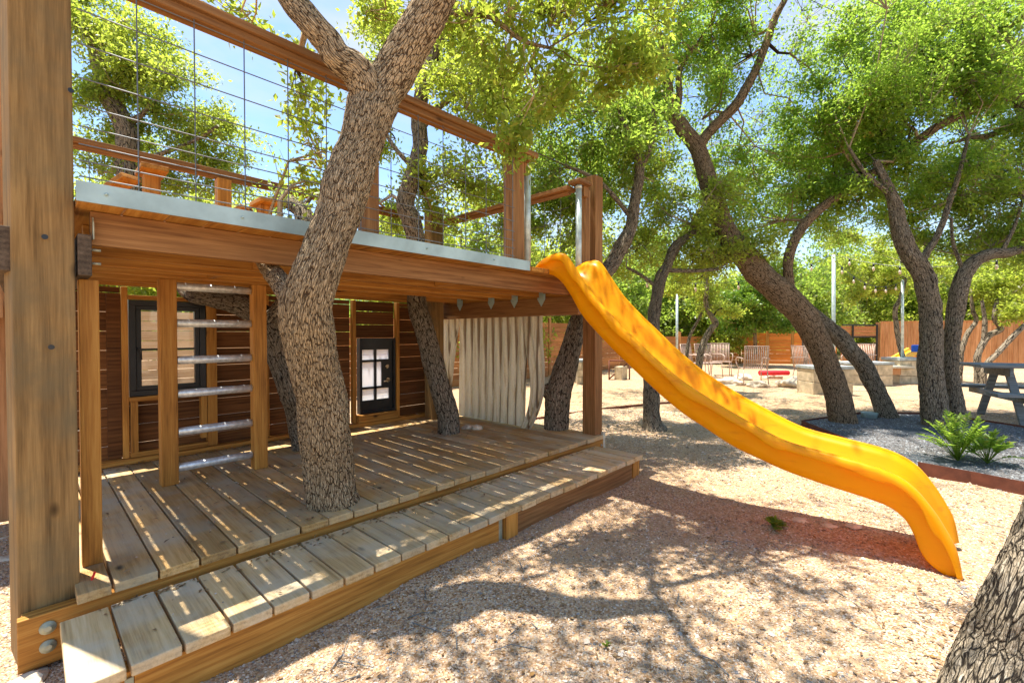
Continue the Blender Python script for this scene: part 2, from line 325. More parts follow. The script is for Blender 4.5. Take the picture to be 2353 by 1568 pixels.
tag(grid('ground', axis(-1, 8, 130), axis(-3, 5, 116), gz, M['ground']), kind='structure')
def hill(X, Y):
    d = X * math.cos(AZ) + Y * math.sin(AZ); return -3 + np.clip(d - 30, 0, 90) * .17 + 1.2 * np.sin(X * .11) * np.cos(Y * .13)
tag(grid('hillside', np.linspace(-60, 180, 80), np.linspace(-80, 160, 80), hill, M['hill']), kind='structure')

# pebbles: one mesh of low stones
def stones(name, P, size, mat, flat=.6):
    base = np.array([(1,0,0),(-1,0,0),(0,1,0),(0,-1,0),(0,0,1)], float)
    F0 = np.array([(0,2,4),(2,1,4),(1,3,4),(3,0,4)])
    n = len(P); S = size[:, None, None] * (1 + .35 * rng.uniform(-1, 1, (n, 5, 1))); a = rng.uniform(0, 6.28, n)
    st = np.stack([rng.uniform(.7, 1.25, n), rng.uniform(.6, 1, n), np.full(n, flat) * rng.uniform(.7, 1.2, n)], -1)
    V = base[None] * st[:, None, :] * S; ca, sa = np.cos(a)[:, None], np.sin(a)[:, None]
    tl_ = rng.uniform(-.5, .5, (n, 1)); V[..., 2] += V[..., 0] * tl_ * .5
    V = np.stack([V[..., 0]*ca - V[..., 1]*sa, V[..., 0]*sa + V[..., 1]*ca, V[..., 2]], -1) + P[:, None, :]
    F = (F0[None] + (np.arange(n) * 5)[:, None, None]).reshape(-1, 3)
    return put(name, mesh_np(name, V.reshape(-1, 3), F, mat, True))
def in_view(P, mx=1400, my=900):
    d = P - EYE; z = d @ _fw; u = FOC * (d @ _rt) / np.maximum(z, .01); v = FOC * (d @ _up) / np.maximum(z, .01)
    return (z > .3) & (np.abs(u) < mx) & (np.abs(v) < my)
def bedmask(x, y, poly):
    ins = np.zeros(x.shape, bool); n = len(poly)
    for i in range(n):
        (x0, y0), (x1, y1) = poly[i], poly[(i+1) % n]
        c = ((y0 > y) != (y1 > y)); xi = (x1 - x0) * (y - y0) / (y1 - y0 + 1e-12) + x0; ins ^= c & (x < xi)
    return ins
BED = [tuple(at(a, b, z=GZ)[:2]) for a, b in ((1841, 976), (1985, 955), (2155, 958), (2352, 990), (2560, 1030), (2500, 1150), (2352, 1138), (2230, 1112), (2108, 1088))]
def gravel():
    n = 185000; dd = 1.0 + 6.5 * rng.uniform(0, 1, n) ** 1.7; la = rng.uniform(-1.2, 1.2, n) * dd
    x = _fw[0] * dd + _rt[0] * la; y = _fw[1] * dd + _rt[1] * la
    ok = ~((x > .1) & (x < 3.8) & (y > 1.92) & (y < 4.6)) & ~bedmask(x, y, BED)
    x, y, dd = x[ok], y[ok], dd[ok]; s = rng.uniform(.0025, .0062, len(x)) * (1 + .18 * (dd - 1)); s[rng.uniform(0, 1, len(x)) < .025] *= 1.8; s[rng.uniform(0, 1, len(x)) < .002] *= 2.2
    P = np.stack([x, y, gz(x, y) + s * .25], -1); k = in_view(P); return stones('pea_gravel', P[k], s[k], M['peb'])
tag(gravel(), kind='stuff')
# gravel bed: low sheet with its own stones and steel edging
bx = [p[0] for p in BED]; by = [p[1] for p in BED]
bb = MB(); c0 = (sum(bx)/len(bx), sum(by)/len(by)); n0 = len(BED)
bb.v = [(c0[0], c0[1], GZ + .05)] + [(x, y, GZ + .04) for x, y in BED]; bb.f = [(0, 1+i, 1+(i+1) % n0) for i in range(n0)]; bb.sm = [0]*n0
tag(bb.build('gravel_bed', M['bed']), kind='structure')
n = 50000; x = rng.uniform(min(bx), max(bx), n); y = rng.uniform(min(by), max(by), n); k = bedmask(x, y, [(c0[0] + (a - c0[0]) * .975, c0[1] + (b - c0[1]) * .975) for a, b in BED]); x, y = x[k], y[k]
tag(stones('bed_stones', np.stack([x, y, GZ + .045 + .012 * np.sin(x*4) * np.cos(y*3)], -1), rng.uniform(.010, .019, len(x)), M['bedpeb']), kind='stuff')
def edging(pts, h, label, zt=None):
    t_ = thing('steel_edging', (pts[0][0], pts[0][1], GZ), label, 'edging')
    for a, b in zip(pts[:-1], pts[1:]):
        MB().bar((a[0], a[1], GZ + h/2 - .03), (b[0], b[1], GZ + h/2 - .03), .006, h + .06).build('edging_strip', M['rust'], t_)
    return t_
edging([BED[8], BED[7], BED[6], BED[5]], .11, 'rusted steel edging strip along the near side of the blue-grey gravel bed')
edging([BED[8], BED[0], BED[1], BED[2], BED[3], BED[4]], .07, 'low rusted edging curving round the far side of the gravel bed')
edging([tuple(at(a, b, z=GZ)[:2]) for a, b in ((1200, 968), (1317, 950), (1387, 940), (1476, 931), (1600, 921))], .03, 'thin rusted edging line across the ground behind the far deck post')

# ------------------------------------------------------------------ lower deck
PITCHB = .147
dk = thing('wooden_deck', (2, 3.4, GZ), 'low weathered plank deck floor under the raised platform', 'deck')
bw = MB().box((-.0695, -1.18, -.019), (.0695, 1.18, .019)).mesh('deck_board', M['deck'], .0035)[0]
bvar = [MB().box((-.0695, -1.18 + a, -.019), (.0695, 1.18, .019)).mesh('deck_board', M['deck'], .0035)[0] for a in (0, .012, .02)]
for i in range(26):
    x0 = .234 - PITCHB / 2 + i * PITCHB - (.0 if i else .0)
    o = put('deck_board', bvar[i % 3] if i % 2 else bw, dk, (x0, 3.575, -.019 + random.uniform(-.0015, .0015)), (0, random.uniform(-.006, .006), random.uniform(-.0015, .0015)))
    if i == 0: o.scale = (.72, 1, 1); o.location.x += .016
box_part('rim_joist', (-.03, 2.418, -.235), (3.93, 2.456, -.041), M['org_x'], dk, .003)
box_part('rim_joist', (-.02, 2.4575, -.235), (.30, 2.486, -.043), M['org_x'], dk, .003)
box_part('rim_joist', (3.90, 2.46, -.235), (3.94, 4.7, -.041), M['org_y'], dk, .003)
for y in (3.0, 3.6, 4.2): box_part('joist', (.1, y, -.2), (3.89, y + .04, -.042), M['brn_x'], dk)
def bolt(p, parent, ax=(0, -1, 0), r=.022, mat='zinc'):
    p = Vector(p); a = Vector(ax); MB().tube([p, p + a * .005, p + a * .006, p + a * .016], [r, r, r * .5, r * .42], 14).build('bolt', M[mat], parent)
for z in (-.095, -.165): bolt((.048, 2.417, z), dk, r=.024)
bolt((3.89, 2.417, -.1), dk, r=.012); 

# step in front
st = thing('deck_step', (2, 2.1, GZ), 'long plank step running along the front of the deck', 'step')
sw_ = MB().box((-.068, -.245, -.019), (.068, .245, .019)).mesh('step_board', M['step'], .004)[0]
x0 = .14
for i in range(25):
    o = put('step_board', sw_, st, (.145 + i * .1462, 2.135 + random.uniform(-.006, .002), -.089 + random.uniform(-.0015, .0015)), (random.uniform(-.004, .004), random.uniform(-.008, .008), random.uniform(-.006, .006)))
box_part('riser', (.235, 1.915, -.26), (1.94, 1.953, -.110), M['org_x'], st, .003)
box_part('riser', (2.10, 1.925, -.29), (3.60, 1.963, -.110), M['brn_x'], st, .003)
box_part('riser_post', (1.985, 1.90, -.31), (2.095, 1.99, -.110), M['org_z'], st, .004)
box_part('riser_post', (3.605, 1.915, -.3), (3.71, 1.995, -.110), M['org_z'], st, .004)
box_part('riser_post', (.145, 1.93, -.3), (.232, 2.01, -.110), M['org_z'], st, .004)
box_part('hanger_plate', (1.943, 1.93, -.25), (1.983, 1.935, -.125), M['zinc'], st)
box_part('hanger_plate', (.21, 1.918, -.26), (.233, 1.924, -.125), M['zinc'], st)
box_part('end_board', (3.715, 1.93, -.3), (3.75, 2.4, -.110), M['brn_y'], st, .003)

# ------------------------------------------------------------------ raised platform
pf = thing('raised_platform', (2, 3.4, GZ), 'raised play platform on tall timber posts with wire mesh railing', 'play platform')
pm = MB().box((-.1435/2, -.075, -.3), (.1435/2, .085, 0))
MB().prism([(-.027, 2.49), (.143, 2.512), (.129, 2.682), (-.050, 2.66)], -.33, 4.2, 'z').build('corner_post', M['post'], pf, .006)
# two end-on beam ends bolted either side of the corner post
box_part('beam_end', (.150, 2.50, 1.235), (.192, 4.5, 1.40), M['block'], pf, .003)
box_part('beam_end', (-.075, 2.52, 1.235), (-.028, 4.3, 1.40), M['block'], pf, .003)
for z in (1.345, 1.29): MB().tube([(.193, 2.54, z), (.222, 2.54, z)], .0055, 8).build('bolt', M['zinc'], pf)
for px, py, r in ((103, 544, .012), (118, 797, .012), (163, 208, .012)):
    q = at(px, py, y=2.487); MB().tube([q, q + np.array([0, -.003, 0])], r * .8, 12).build('bolt_hole', M['black'], pf)
box_part('inner_post', (.160, 2.66, -.0), (.225, 2.72, 1.234), M['org_z'], pf, .004)
MB().box((3.83, 2.452, -.23), (3.965, 2.60, 2.56)).build('corner_post', M['brn_z'], pf, .006)
MB().box((3.24, 4.30, -.2), (3.42, 4.44, 2.50)).build('back_post', M['post'], pf, .006)
upb = MB().box((-.070, -1.075, -.019), (.070, 1.075, .019)).mesh('platform_board', M['org_y'], .003)[0]
for i in range(25):
    put('platform_board', upb, pf, (.215 + i * PITCHB, 3.458, 1.524), (0, 0, random.uniform(-.001, .001)))
box_part('rim_beam', (.19, 2.535, 1.366), (3.56, 2.573, 1.5035), M['brn_x'], pf, .003)
for k, y in enumerate((2.88, 3.25, 3.6, 4.13, 4.46)):
    box_part('joist', (.19, y, 1.363), (3.545, y + .038, 1.5035), M['org_x'], pf, .003)
    if k < 4:
        q = MB(); q.prism([(y - .03, 1.40), (y + .068, 1.40), (y + .068, 1.345), (y + .019, 1.275), (y - .03, 1.345)], 3.540, 3.544, 'x'); q.box((3.48, y - .006, 1.355), (3.54, y - .002, 1.46)); q.build('joist_hanger', M['galv'], pf)
for x, a, b in ((.9, 2.573, 2.88), (1.55, 2.92, 3.25), (.85, 3.29, 3.6), (2.2, 2.573, 2.88), (1.9, 3.64, 4.13)):
    box_part('blocking', (x, a + .002, 1.375), (x + .038, b - .002, 1.502), M['org_y'], pf, .002)
box_part('cross_beam', (3.55, 2.46, 1.185), (3.69, 4.60, 1.3605), M['brn_y'], pf, .004)
box_part('end_beam', (3.565, 2.47, 1.363), (3.603, 4.53, 1.5035), M['org_y'], pf, .003)
MB().box((.14, 2.370, 1.503), (2.752, 2.378, 1.579)).box((.14, 2.378, 1.546), (2.752, 2.43, 1.552)).build('steel_trim', M['galv'], pf)
for x in (.225, .70, 1.03, 1.75, 2.35): bolt((x, 2.3695, 1.542), pf, r=.006, mat='galv')
MB().prism([(2.505, 1.385), (2.534, 1.385), (2.534, 1.475), (2.52, 1.475), (2.505, 1.455)], .196, .200, 'x').build('joist_hanger', M['zinc'], pf)
# railing, front
MB().box((.30, 2.35, 2.409), (2.835, 2.49, 2.448)).build('top_rail', M['brn_x'], pf, .005)
box_part('rail_board', (.30, 2.375, 2.376), (2.80, 2.465, 2.4085), M['brn_x'], pf, .003)
box_part('rail_post', (2.583, 2.412, 1.5445), (2.655, 2.50, 2.377), M['brn_z'], pf, .003)
box_part('rail_post', (2.66, 2.43, 1.5445), (2.752, 2.52, 2.377), M['brn_z'], pf, .003)
box_part('rail_block', (2.757, 2.43, 2.28), (2.787, 2.49, 2.376), M['brn_z'], pf, .002)
box_part('rail_post', (1.36, 2.43, 1.5445), (1.45, 2.52, 2.3755), M['brn_z'], pf, .003)
MB().tube([(2.812, 2.45, 1.544), (2.812, 2.45, 2.376)], .0285, 16).build('pole', M['pole'], pf)
MB().tube([(3.54, 2.45, 1.30), (3.54, 2.45, 2.352)], .0285, 16).build('pole', M['pole'], pf)
MB().tube([(3.54, 2.45, 2.352), (3.54, 2.45, 2.384)], .031, 16).build('pole_cap', M['pole'], pf)
MB().tube([(2.812, 2.45, 2.34), (2.812, 2.45, 2.3765)], .031, 16).build('pole_cap', M['pole'], pf)
box_part('cap_block', (3.46, 2.38, 2.387), (3.66, 2.52, 2.425), M['brn_x'], pf, .01)
box_part('rail_block', (3.585, 2.42, 2.29), (3.66, 2.48, 2.386), M['brn_z'], pf, .002)
box_part('rail_post', (3.67, 2.46, 1.5445), (3.75, 2.55, 2.386), M['brn_z'], pf, .003)
# railing, right end and back
box_part('top_rail', (3.47, 2.53, 2.35), (3.61, 4.55, 2.388), M['brn_y'], pf, .005)
box_part('rail_board', (3.52, 2.55, 2.318), (3.558, 4.5, 2.3495), M['brn_y'], pf, .003)
box_part('rail_post', (3.44, 3.10, 1.5445), (3.53, 3.19, 2.334), M['brn_z'], pf, .003)
box_part('top_rail', (.16, 4.44, 2.352), (3.24, 4.58, 2.39), M['brn_x'], pf, .005)
box_part('rail_board', (.16, 4.49, 2.322), (3.24, 4.528, 2.3515), M['brn_x'], pf, .003)
for x in (1.13, 2.2): box_part('rail_post', (x, 4.45, 1.5445), (x + .105, 4.54, 2.3215), M['org_z'], pf, .003)
box_part('bottom_rail', (.16, 4.455, 1.60), (3.24, 4.495, 1.66), M['org_x'], pf, .003)
WZ = [1.60, 1.66, 1.722, 1.79, 1.868, 1.972, 2.10, 2.228, 2.36]
for z in WZ:
    MB().tube([(.15, 2.388, z), (2.59, 2.388, z)], .0028, 5, False).build('wire', M['wire'], pf)
for i in range(12): x = .328 + i * .1965 if i else .328; MB().tube([(x, 2.393, 1.575), (x, 2.393, 2.378)], .0028, 5, False).build('wire', M['wire'], pf)
MB().tube([(2.575, 2.393, 1.575), (2.575, 2.393, 2.378)], .0035, 5, False).build('wire', M['wire'], pf)
for z in WZ[::1]:
    MB().tube([(3.565, 2.58, z - .02), (3.565, 4.5, z - .02)], .0028, 5, False).build('wire', M['wire'], pf)
    MB().tube([(.18, 4.535, z - .02), (3.24, 4.535, z - .02)], .0026, 5, False).build('wire', M['wire'], pf)
for i in range(9): MB().tube([(3.57, 2.68 + i * .2, 1.505), (3.57, 2.68 + i * .2, 2.335)], .0028, 5, False).build('wire', M['wire'], pf)
for i in range(15): MB().tube([(.34 + i * .2, 4.54, 1.505), (.34 + i * .2, 4.54, 2.352)], .0026, 5, False).build('wire', M['wire'], pf)

# stair handrails at the back of the platform
def handrail(px0, label):
    a = at(px0[0], px0[1], y=3.9); h = thing('stair_handrail', (a[0], 3.9, 1.5), label, 'handrail', 'stair handrails behind the mesh railing')
    box_part('post', (a[0] - .045, 3.9, 1.505), (a[0] + .045, 3.99, a[2] - .03), M['org_z'], h, .004)
    MB().bar((a[0], 3.80, a[2] - .012), (a[0], 4.06, a[2] - .012), .15, .036).build('cap', M['org_y'], h, .006)
    MB().bar((a[0] - .09, 4.06, a[2] - .04), (a[0] - .30, 4.43, a[2] - .22), .12, .036).build('sloping_rail', M['org_y'], h, .005)
    return h
handrail((350, 388), 'orange wooden handrail end behind the mesh, nearest the left corner post')
handrail((612, 462), 'orange wooden handrail end behind the mesh, beside the big oak trunk')

# ------------------------------------------------------------------ back wall
wl = thing('playhouse_wall', (1.8, 4.6, GZ), 'dark back wall of horizontal boards under the platform', 'wall')
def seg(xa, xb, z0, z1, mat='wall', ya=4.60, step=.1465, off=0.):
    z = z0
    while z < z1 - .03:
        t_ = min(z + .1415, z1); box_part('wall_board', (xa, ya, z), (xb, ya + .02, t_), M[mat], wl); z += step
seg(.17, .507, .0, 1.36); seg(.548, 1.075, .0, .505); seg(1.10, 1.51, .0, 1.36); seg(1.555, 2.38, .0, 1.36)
seg(2.43, 2.92, .96, 1.36); seg(2.965, 3.62, .0, 1.36)
for x in (.509, 1.062, 1.098, 1.518, 2.388, 2.926, 3.40): box_part('stud', (x, 4.54, .045), (x + .037, 4.598, 1.362), M['org_z'], wl, .002)
box_part('base_plate', (.17, 4.50, .002), (3.55, 4.596, .042), M['org_x'], wl, .003)
box_part('window_sill', (.548, 4.52, .478), (1.06, 4.598, .512), M['org_x'], wl, .002)
box_part('window_header', (.548, 4.53, 1.268), (1.06, 4.598, 1.30), M['org_x'], wl, .002)
box_part('cripple_stud', (.556, 4.535, .08), (.60, 4.597, .476), M['org_z'], wl, .002)
box_part('cripple_stud', (1.015, 4.535, .12), (1.058, 4.597, .476), M['org_z'], wl, .002)
box_part('bottom_rail', (.55, 4.53, .046), (1.06, 4.597, .082), M['org_x'], wl, .002)
box_part('corner_board', (.425, 4.575, .05), (.507, 4.598, 1.31), M['wall'], wl)  # dark wall wood stands in for the shadow left of the window
box_part('door_threshold', (2.43, 4.50, .045), (2.92, 4.598, .125), M['org_x'], wl, .003)
def frame(mb, x0, z0, x1, z1, w, y0, y1):
    mb.box((x0, y0, z0), (x1, y1, z0 + w)).box((x0, y0, z1 - w), (x1, y1, z1)).box((x0, y0, z0 + w), (x0 + w, y1, z1 - w)).box((x1 - w, y0, z0 + w), (x1, y1, z1 - w))
q = MB(); frame(q, .553, .515, 1.058, 1.265, .042, 4.555, 4.63); frame(q, .597, .558, 1.014, 1.222, .032, 4.565, 4.615); q.box((.63, 4.585, .87), (.981, 4.60, .886))
wn = q.build('window', M['black'], wl, .002)
box_part('pane', (.63, 4.603, .592), (.981, 4.608, .8685), M['glass'], wn); box_part('pane', (.63, 4.603, .8875), (.981, 4.608, 1.189), M['glass'], wn)
MB().tube([(.607, 4.564, .885), (.607, 4.545, .885), (.622, 4.54, .883), (.626, 4.54, .80)], [.012, .008, .006, .005], 8).build('window_handle', M['black'], wn)
q = MB(); frame(q, 2.475, .128, 2.918, .955, .027, 4.555, 4.625)
for a in (((2.504, .155), (2.890, .27)), ((2.504, .827), (2.890, .928)), ((2.845, .27), (2.890, .827)), ((2.658, .27), (2.687, .827)), ((2.504, .392), (2.845, .418)), ((2.504, .69), (2.845, .716)), ((2.751, .418), (2.845, .69))):
    q.box((a[0][0], 4.575, a[0][1]), (a[1][0], 4.607, a[1][1]))
dr = q.build('door', M['black'], wl)
for x0_, x1_, z0_, z1_ in ((2.504, 2.658, .27, .392), (2.687, 2.845, .27, .392), (2.504, 2.658, .418, .69), (2.687, 2.751, .418, .69), (2.504, 2.658, .716, .827), (2.687, 2.845, .716, .827)):
    box_part('pane', (x0_, 4.588, z0_), (x1_, 4.593, z1_), M['frost'], dr)
MB().tube([(2.815, 4.574, .635), (2.815, 4.56, .635)], .022, 16).build('deadbolt', M['brass'], dr)
MB().tube([(2.825, 4.574, .48), (2.825, 4.565, .48)], .026, 16).tube([(2.825, 4.565, .48), (2.825, 4.53, .48), (2.75, 4.525, .472)], [.009, .008, .007], 8).build('door_handle', M['brass'], dr)

# side wall running on to the left, seen in the strip left of the corner post
sd = thing('side_wall', (-.7, 4.5, GZ), 'orange vertical board wall glimpsed left of the corner post', 'wall')
for i in range(9): box_part('siding_board', (-1.43 + i * .157, 4.42, -.22), (-1.43 + i * .157 + .15, 4.445, 4.9), M['side'], sd, .002)
box_part('ledger', (-1.35, 4.38, 1.62), (-.1, 4.418, 1.80), M['block'], sd, .003)
MB().bar((-.42, 4.37, .55), (-.12, 4.37, 1.2), .05, .10, (0, 1, 0)).build('brace', M['org_z'], sd)
MB().bar((-.11, 4.2, 1.1), (-.11, 4.2, 4.8), .05, .05, (0, 1, 0)).build('trim_post', M['side'], sd)

# ------------------------------------------------------------------ ladder
ld = thing('ladder', (.92, 3.73, 0), 'upright ladder of orange posts and shiny steel rungs', 'ladder')
box_part('side_post', (.603, 3.685, .0), (.695, 3.775, 1.361), M['org_z'], ld, .004)
box_part('side_post', (1.148, 3.655, .0), (1.238, 3.745, 1.361), M['org_z'], ld, .004)
for z in (1.318, 1.073, .825, .60, .345, .105): MB().tube([(.697, 3.71, z), (1.146, 3.71, z)], .027, 20).build('rung', M['pipe'], ld)

# ------------------------------------------------------------------ slide: swept section
NR = [(2.54,1.545),(2.47,1.60),(2.418,1.63),(2.333,1.652),(2.243,1.650),(2.185,1.612),(2.085,1.478),(1.976,1.329),(1.832,1.178),(1.684,1.043),(1.522,.895),(1.357,.760),(1.205,.655),(1.01,.545),(.84,.462),(.70,.398),(.60,.366),(.45,.342),(.26,.314),(.152,.282),(.073,.230),(.008,.145),(-.04,.058),(-.078,-.03),(-.101,-.15)]
FL = [(2.56,1.512),(2.46,1.512),(2.40,1.505),(2.33,1.480),(2.25,1.415),(2.16,1.30),(2.06,1.15),(1.92,1.01),(1.77,.875),(1.60,.735),(1.42,.59),(1.25,.470),(1.11,.395),(.93,.30),(.78,.248),(.66,.210),(.57,.188),(.42,.160),(.25,.133),(.165,.110),(.105,.066),(.07,.0),(.045,-.075),(.015,-.125),(-.045,-.165)]
def spl(P, n):
    P = np.array(P); t_ = np.arange(len(P)); tt = np.linspace(0, len(P) - 1, n); o = np.zeros((n, 2))
    for k, u in enumerate(tt):
        i = min(int(u), len(P) - 2); f = u - i; p0, p1, p2, p3 = P[max(i-1, 0)], P[i], P[i+1], P[min(i+2, len(P)-1)]
        o[k] = .5 * (2*p1 + (p2-p0)*f + (2*p0-5*p1+4*p2-p3)*f*f + (3*p1-p0-3*p2+p3)*f**3)
    return o
NS = 150; nr = spl(NR, NS); fl = spl(FL, NS)
sl = thing('slide', (3.25, 1.2, -.2), 'long bright yellow-orange plastic slide curving down from the platform', 'slide')
def sweep(sec, name, cl=False):
    """sec: list of functions k -> (x, y, z)"""
    V = np.array([[s(k) for s in sec] for k in range(NS)]); m_ = len(sec); V = V.reshape(-1, 3)
    F = [(k*m_+j, k*m_+j+1, (k+1)*m_+j+1, (k+1)*m_+j) for k in range(NS-1) for j in range(m_-1)]
    me = mesh_np(name, V - V.mean(0), F, M['slide'], True); o = put(name, me, sl, tuple(V.mean(0)))
    s_ = o.modifiers.new('s', 'SOLIDIFY'); s_.thickness = .006; s_.offset = 0; s_.use_even_offset = False
    return o
XL, XR = 2.995, 3.525
def trough(u):        # u 0..1 across: height between floor and rail
    a = abs(2*u - 1); return max(0., (a - .42) / .58) ** 1.9
sec = []
for j in range(25):
    u = j / 24; x = XL + .028 + (XR - XL - .056) * u; h = trough(u)
    if j in (0, 24): h = 1
    sec.append(lambda k, x=x, h=h: (x, fl[k][0]*(1-h) + nr[k][0]*h, fl[k][1]*(1-h) + nr[k][1]*h + .012*(1-h)))
sweep(sec, 'chute')
for sgn, xe in ((-1, XL), (1, XR)):
    sec = []
    def lump(k):      # the moulded shelf under the rail swells at intervals
        c = (k / NS * 7.5 + .35) % 1; return .5 + .5 * math.tanh((.5 - abs(c - .5)) * 14 - 2.2)
    xi = xe - sgn * .028
    prof = [(xi, 1.0, 0), (xi + sgn*.010, 1.035, 0), (xe - sgn*.004, 1.035, 0), (xe + sgn*.012, .98, 0), (xe + sgn*.016, .88, 0), ('L', .74, 1), ('L', .715, 1), (xe - sgn*.016, .69, 1), (xe - sgn*.020, .64, 1), (xe - sgn*.022, .3, 0), (xe - sgn*.024, .05, 0), (xe - sgn*.04, .0, 0)]
    for (x, h, lp) in prof:
        if x == 'L': x = xe + sgn * .016
        def f(k, x=x, h=h, lp=lp):
            hh = h + (.11 * lump(k) - .04 if lp else 0)
            return (x, fl[k][0]*(1-hh) + nr[k][0]*hh, fl[k][1]*(1-hh) + nr[k][1]*hh)
        sec.append(f)
    sweep(sec, 'side_rail')

# ------------------------------------------------------------------ curtain
def curtain(name, yt0, yt1, yb0, yb1, zt, zb, folds, amp, label, x=3.60, pull=None):
    nu, nv = 320, 30; V = []
    for j in range(nv):
        v = j / (nv - 1)
        for i in range(nu):
            u = i / (nu - 1); y = (yt0 + (yt1 - yt0) * u) * (1 - v) + (yb0 + (yb1 - yb0) * u) * v
            if pull: y += pull(u, v)
            ph = u * folds * 2 * math.pi; a = amp * (.75 + .35 * v)
            cc = (u * folds + .12 * math.sin(2.2 * v + u * 7) * v) % 1; dp = a * (math.exp(-((cc - .88) / .085) ** 2)) - .012 * math.sin(math.pi * min(cc / .8, 1)); V.append((x + dp + .003 * math.sin(ph * 2.1 + v * 3), y, zt + (zb(u) - zt) * v))
    F = [(j*nu+i, j*nu+i+1, (j+1)*nu+i+1, (j+1)*nu+i) for j in range(nv-1) for i in range(nu-1)]
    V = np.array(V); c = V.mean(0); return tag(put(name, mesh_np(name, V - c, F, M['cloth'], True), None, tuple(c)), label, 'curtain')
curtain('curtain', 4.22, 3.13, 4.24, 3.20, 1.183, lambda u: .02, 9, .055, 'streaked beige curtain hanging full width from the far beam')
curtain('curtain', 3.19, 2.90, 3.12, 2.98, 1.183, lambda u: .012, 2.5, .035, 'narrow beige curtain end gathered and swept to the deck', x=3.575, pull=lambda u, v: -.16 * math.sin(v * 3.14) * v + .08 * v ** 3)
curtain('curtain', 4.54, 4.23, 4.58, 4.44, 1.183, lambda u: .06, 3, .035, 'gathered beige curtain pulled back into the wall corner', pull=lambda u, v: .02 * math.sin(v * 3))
# ------------------------------------------------------------------ trees
def smooth_path(P, rad, step):
    P = np.array(P, float); rad = np.array(rad, float); o = []; r_ = []
    for i in range(len(P) - 1):
        p0, p1, p2, p3 = P[max(i-1, 0)], P[i], P[i+1], P[min(i+2, len(P)-1)]; n = max(2, int(np.linalg.norm(p2 - p1) / step))
        for k in range(n):
            f = k / n; o.append(.5 * (2*p1 + (p2-p0)*f + (2*p0-5*p1+4*p2-p3)*f*f + (3*p1-p0-3*p2+p3)*f**3)); r_.append(rad[i] * (1-f) + rad[i+1] * f)
    o.append(P[-1]); r_.append(rad[-1]); return np.array(o), np.array(r_)
def bark_tube(P, rad, res, relief, cell, seed=0.):
    """one limb: vertices, faces and the bark-crevice value of each vertex"""
    C, r_ = smooth_path(P, rad, res * 1.25); k = max(10, min(190, int(2 * math.pi * r_.max() / res))); T = np.gradient(C, axis=0); T /= np.linalg.norm(T, axis=1)[:, None] + 1e-9
    a = np.array(Vector(T[0]).orthogonal().normalized()); V = []; cv = []; s = 0; R0 = r_.max(); th = np.linspace(0, 2*math.pi, k, endpoint=False); co, si = np.cos(th), np.sin(th)
    vor = noise.voronoi; ns = noise.noise
    for i in range(len(C)):
        t_ = T[i]; a = a - t_ * a.dot(t_); a /= np.linalg.norm(a); b = np.cross(t_, a)
        if i: s += np.linalg.norm(C[i] - C[i-1])
        ring = []
        for j in range(k):
            wx, wy = co[j] * R0, si[j] * R0
            q = Vector((wx / cell + seed + .25 * math.sin(s * 60), wy / cell, s / (cell * 4.6)))
            q += Vector((ns(q * .8) * .5, ns(q * .8 + Vector((9, 0, 0))) * .5, ns(q * .6 + Vector((0, 7, 0))) * .9))
            d = vor(q)[0]; e = min(1., max(0., (d[1] - d[0]) / .30)); e = e * e * (3 - 2 * e)
            lum = ns(Vector((wx * 7, wy * 7, s * 4 + seed))) * .09 * R0 + ns(Vector((wx * 22, wy * 22, s * 13 + seed))) * .03 * R0
            ring.append(r_[i] + lum + relief * .6 * (e - .6) * min(1, r_[i] / R0 + .2)); cv.append((wx / cell + seed, wy / cell, s / (cell * 4.6)))
        ring = np.array(ring)[:, None]; V.append(C[i] + ring * (a * co[:, None] + b * si[:, None]))
    n = len(C); i, j = np.meshgrid(np.arange(n-1), np.arange(k), indexing='ij')
    F = np.stack([i*k+j, i*k+(j+1) % k, (i+1)*k+(j+1) % k, (i+1)*k+j], -1).reshape(-1, 4)
    return np.concatenate(V), F, np.array(cv)
def join(parts):
    Vs, Fs, Cs, n = [], [], [], 0
    for V, F, c in parts: Vs.append(V); Fs.append(F + n); Cs.append(c); n += len(V)
    return np.concatenate(Vs), np.concatenate(Fs), np.concatenate(Cs)
def px_path(pts, d0):
    P, r_ = [], []
    for q in pts:
        p_ = at(q[0], q[1], y=q[4]) if len(q) > 4 else at(q[0], q[1], d=q[3] if len(q) > 3 else d0); d = float((p_ - EYE) @ _fw); P.append(p_); r_.append(q[2] * d / FOC / 2)
    for i, q in enumerate(pts):       # a round limb off the lens axis looks wider than it is: take that out
        a_, b_ = pts[max(i-1, 0)], pts[min(i+1, len(pts)-1)]; dx, dy = b_[0] - a_[0], b_[1] - a_[1]; l_ = math.hypot(dx, dy) + 1e-6
        th = math.atan2(abs(q[0] - CX), FOC); ph = math.atan2(abs(q[1] - CY), FOC); r_[i] /= math.hypot(dy / l_ / math.cos(th), dx / l_ / math.cos(ph)) * (1.04 if len(q) < 5 else 1.19)
    return np.array(P), np.array(r_)
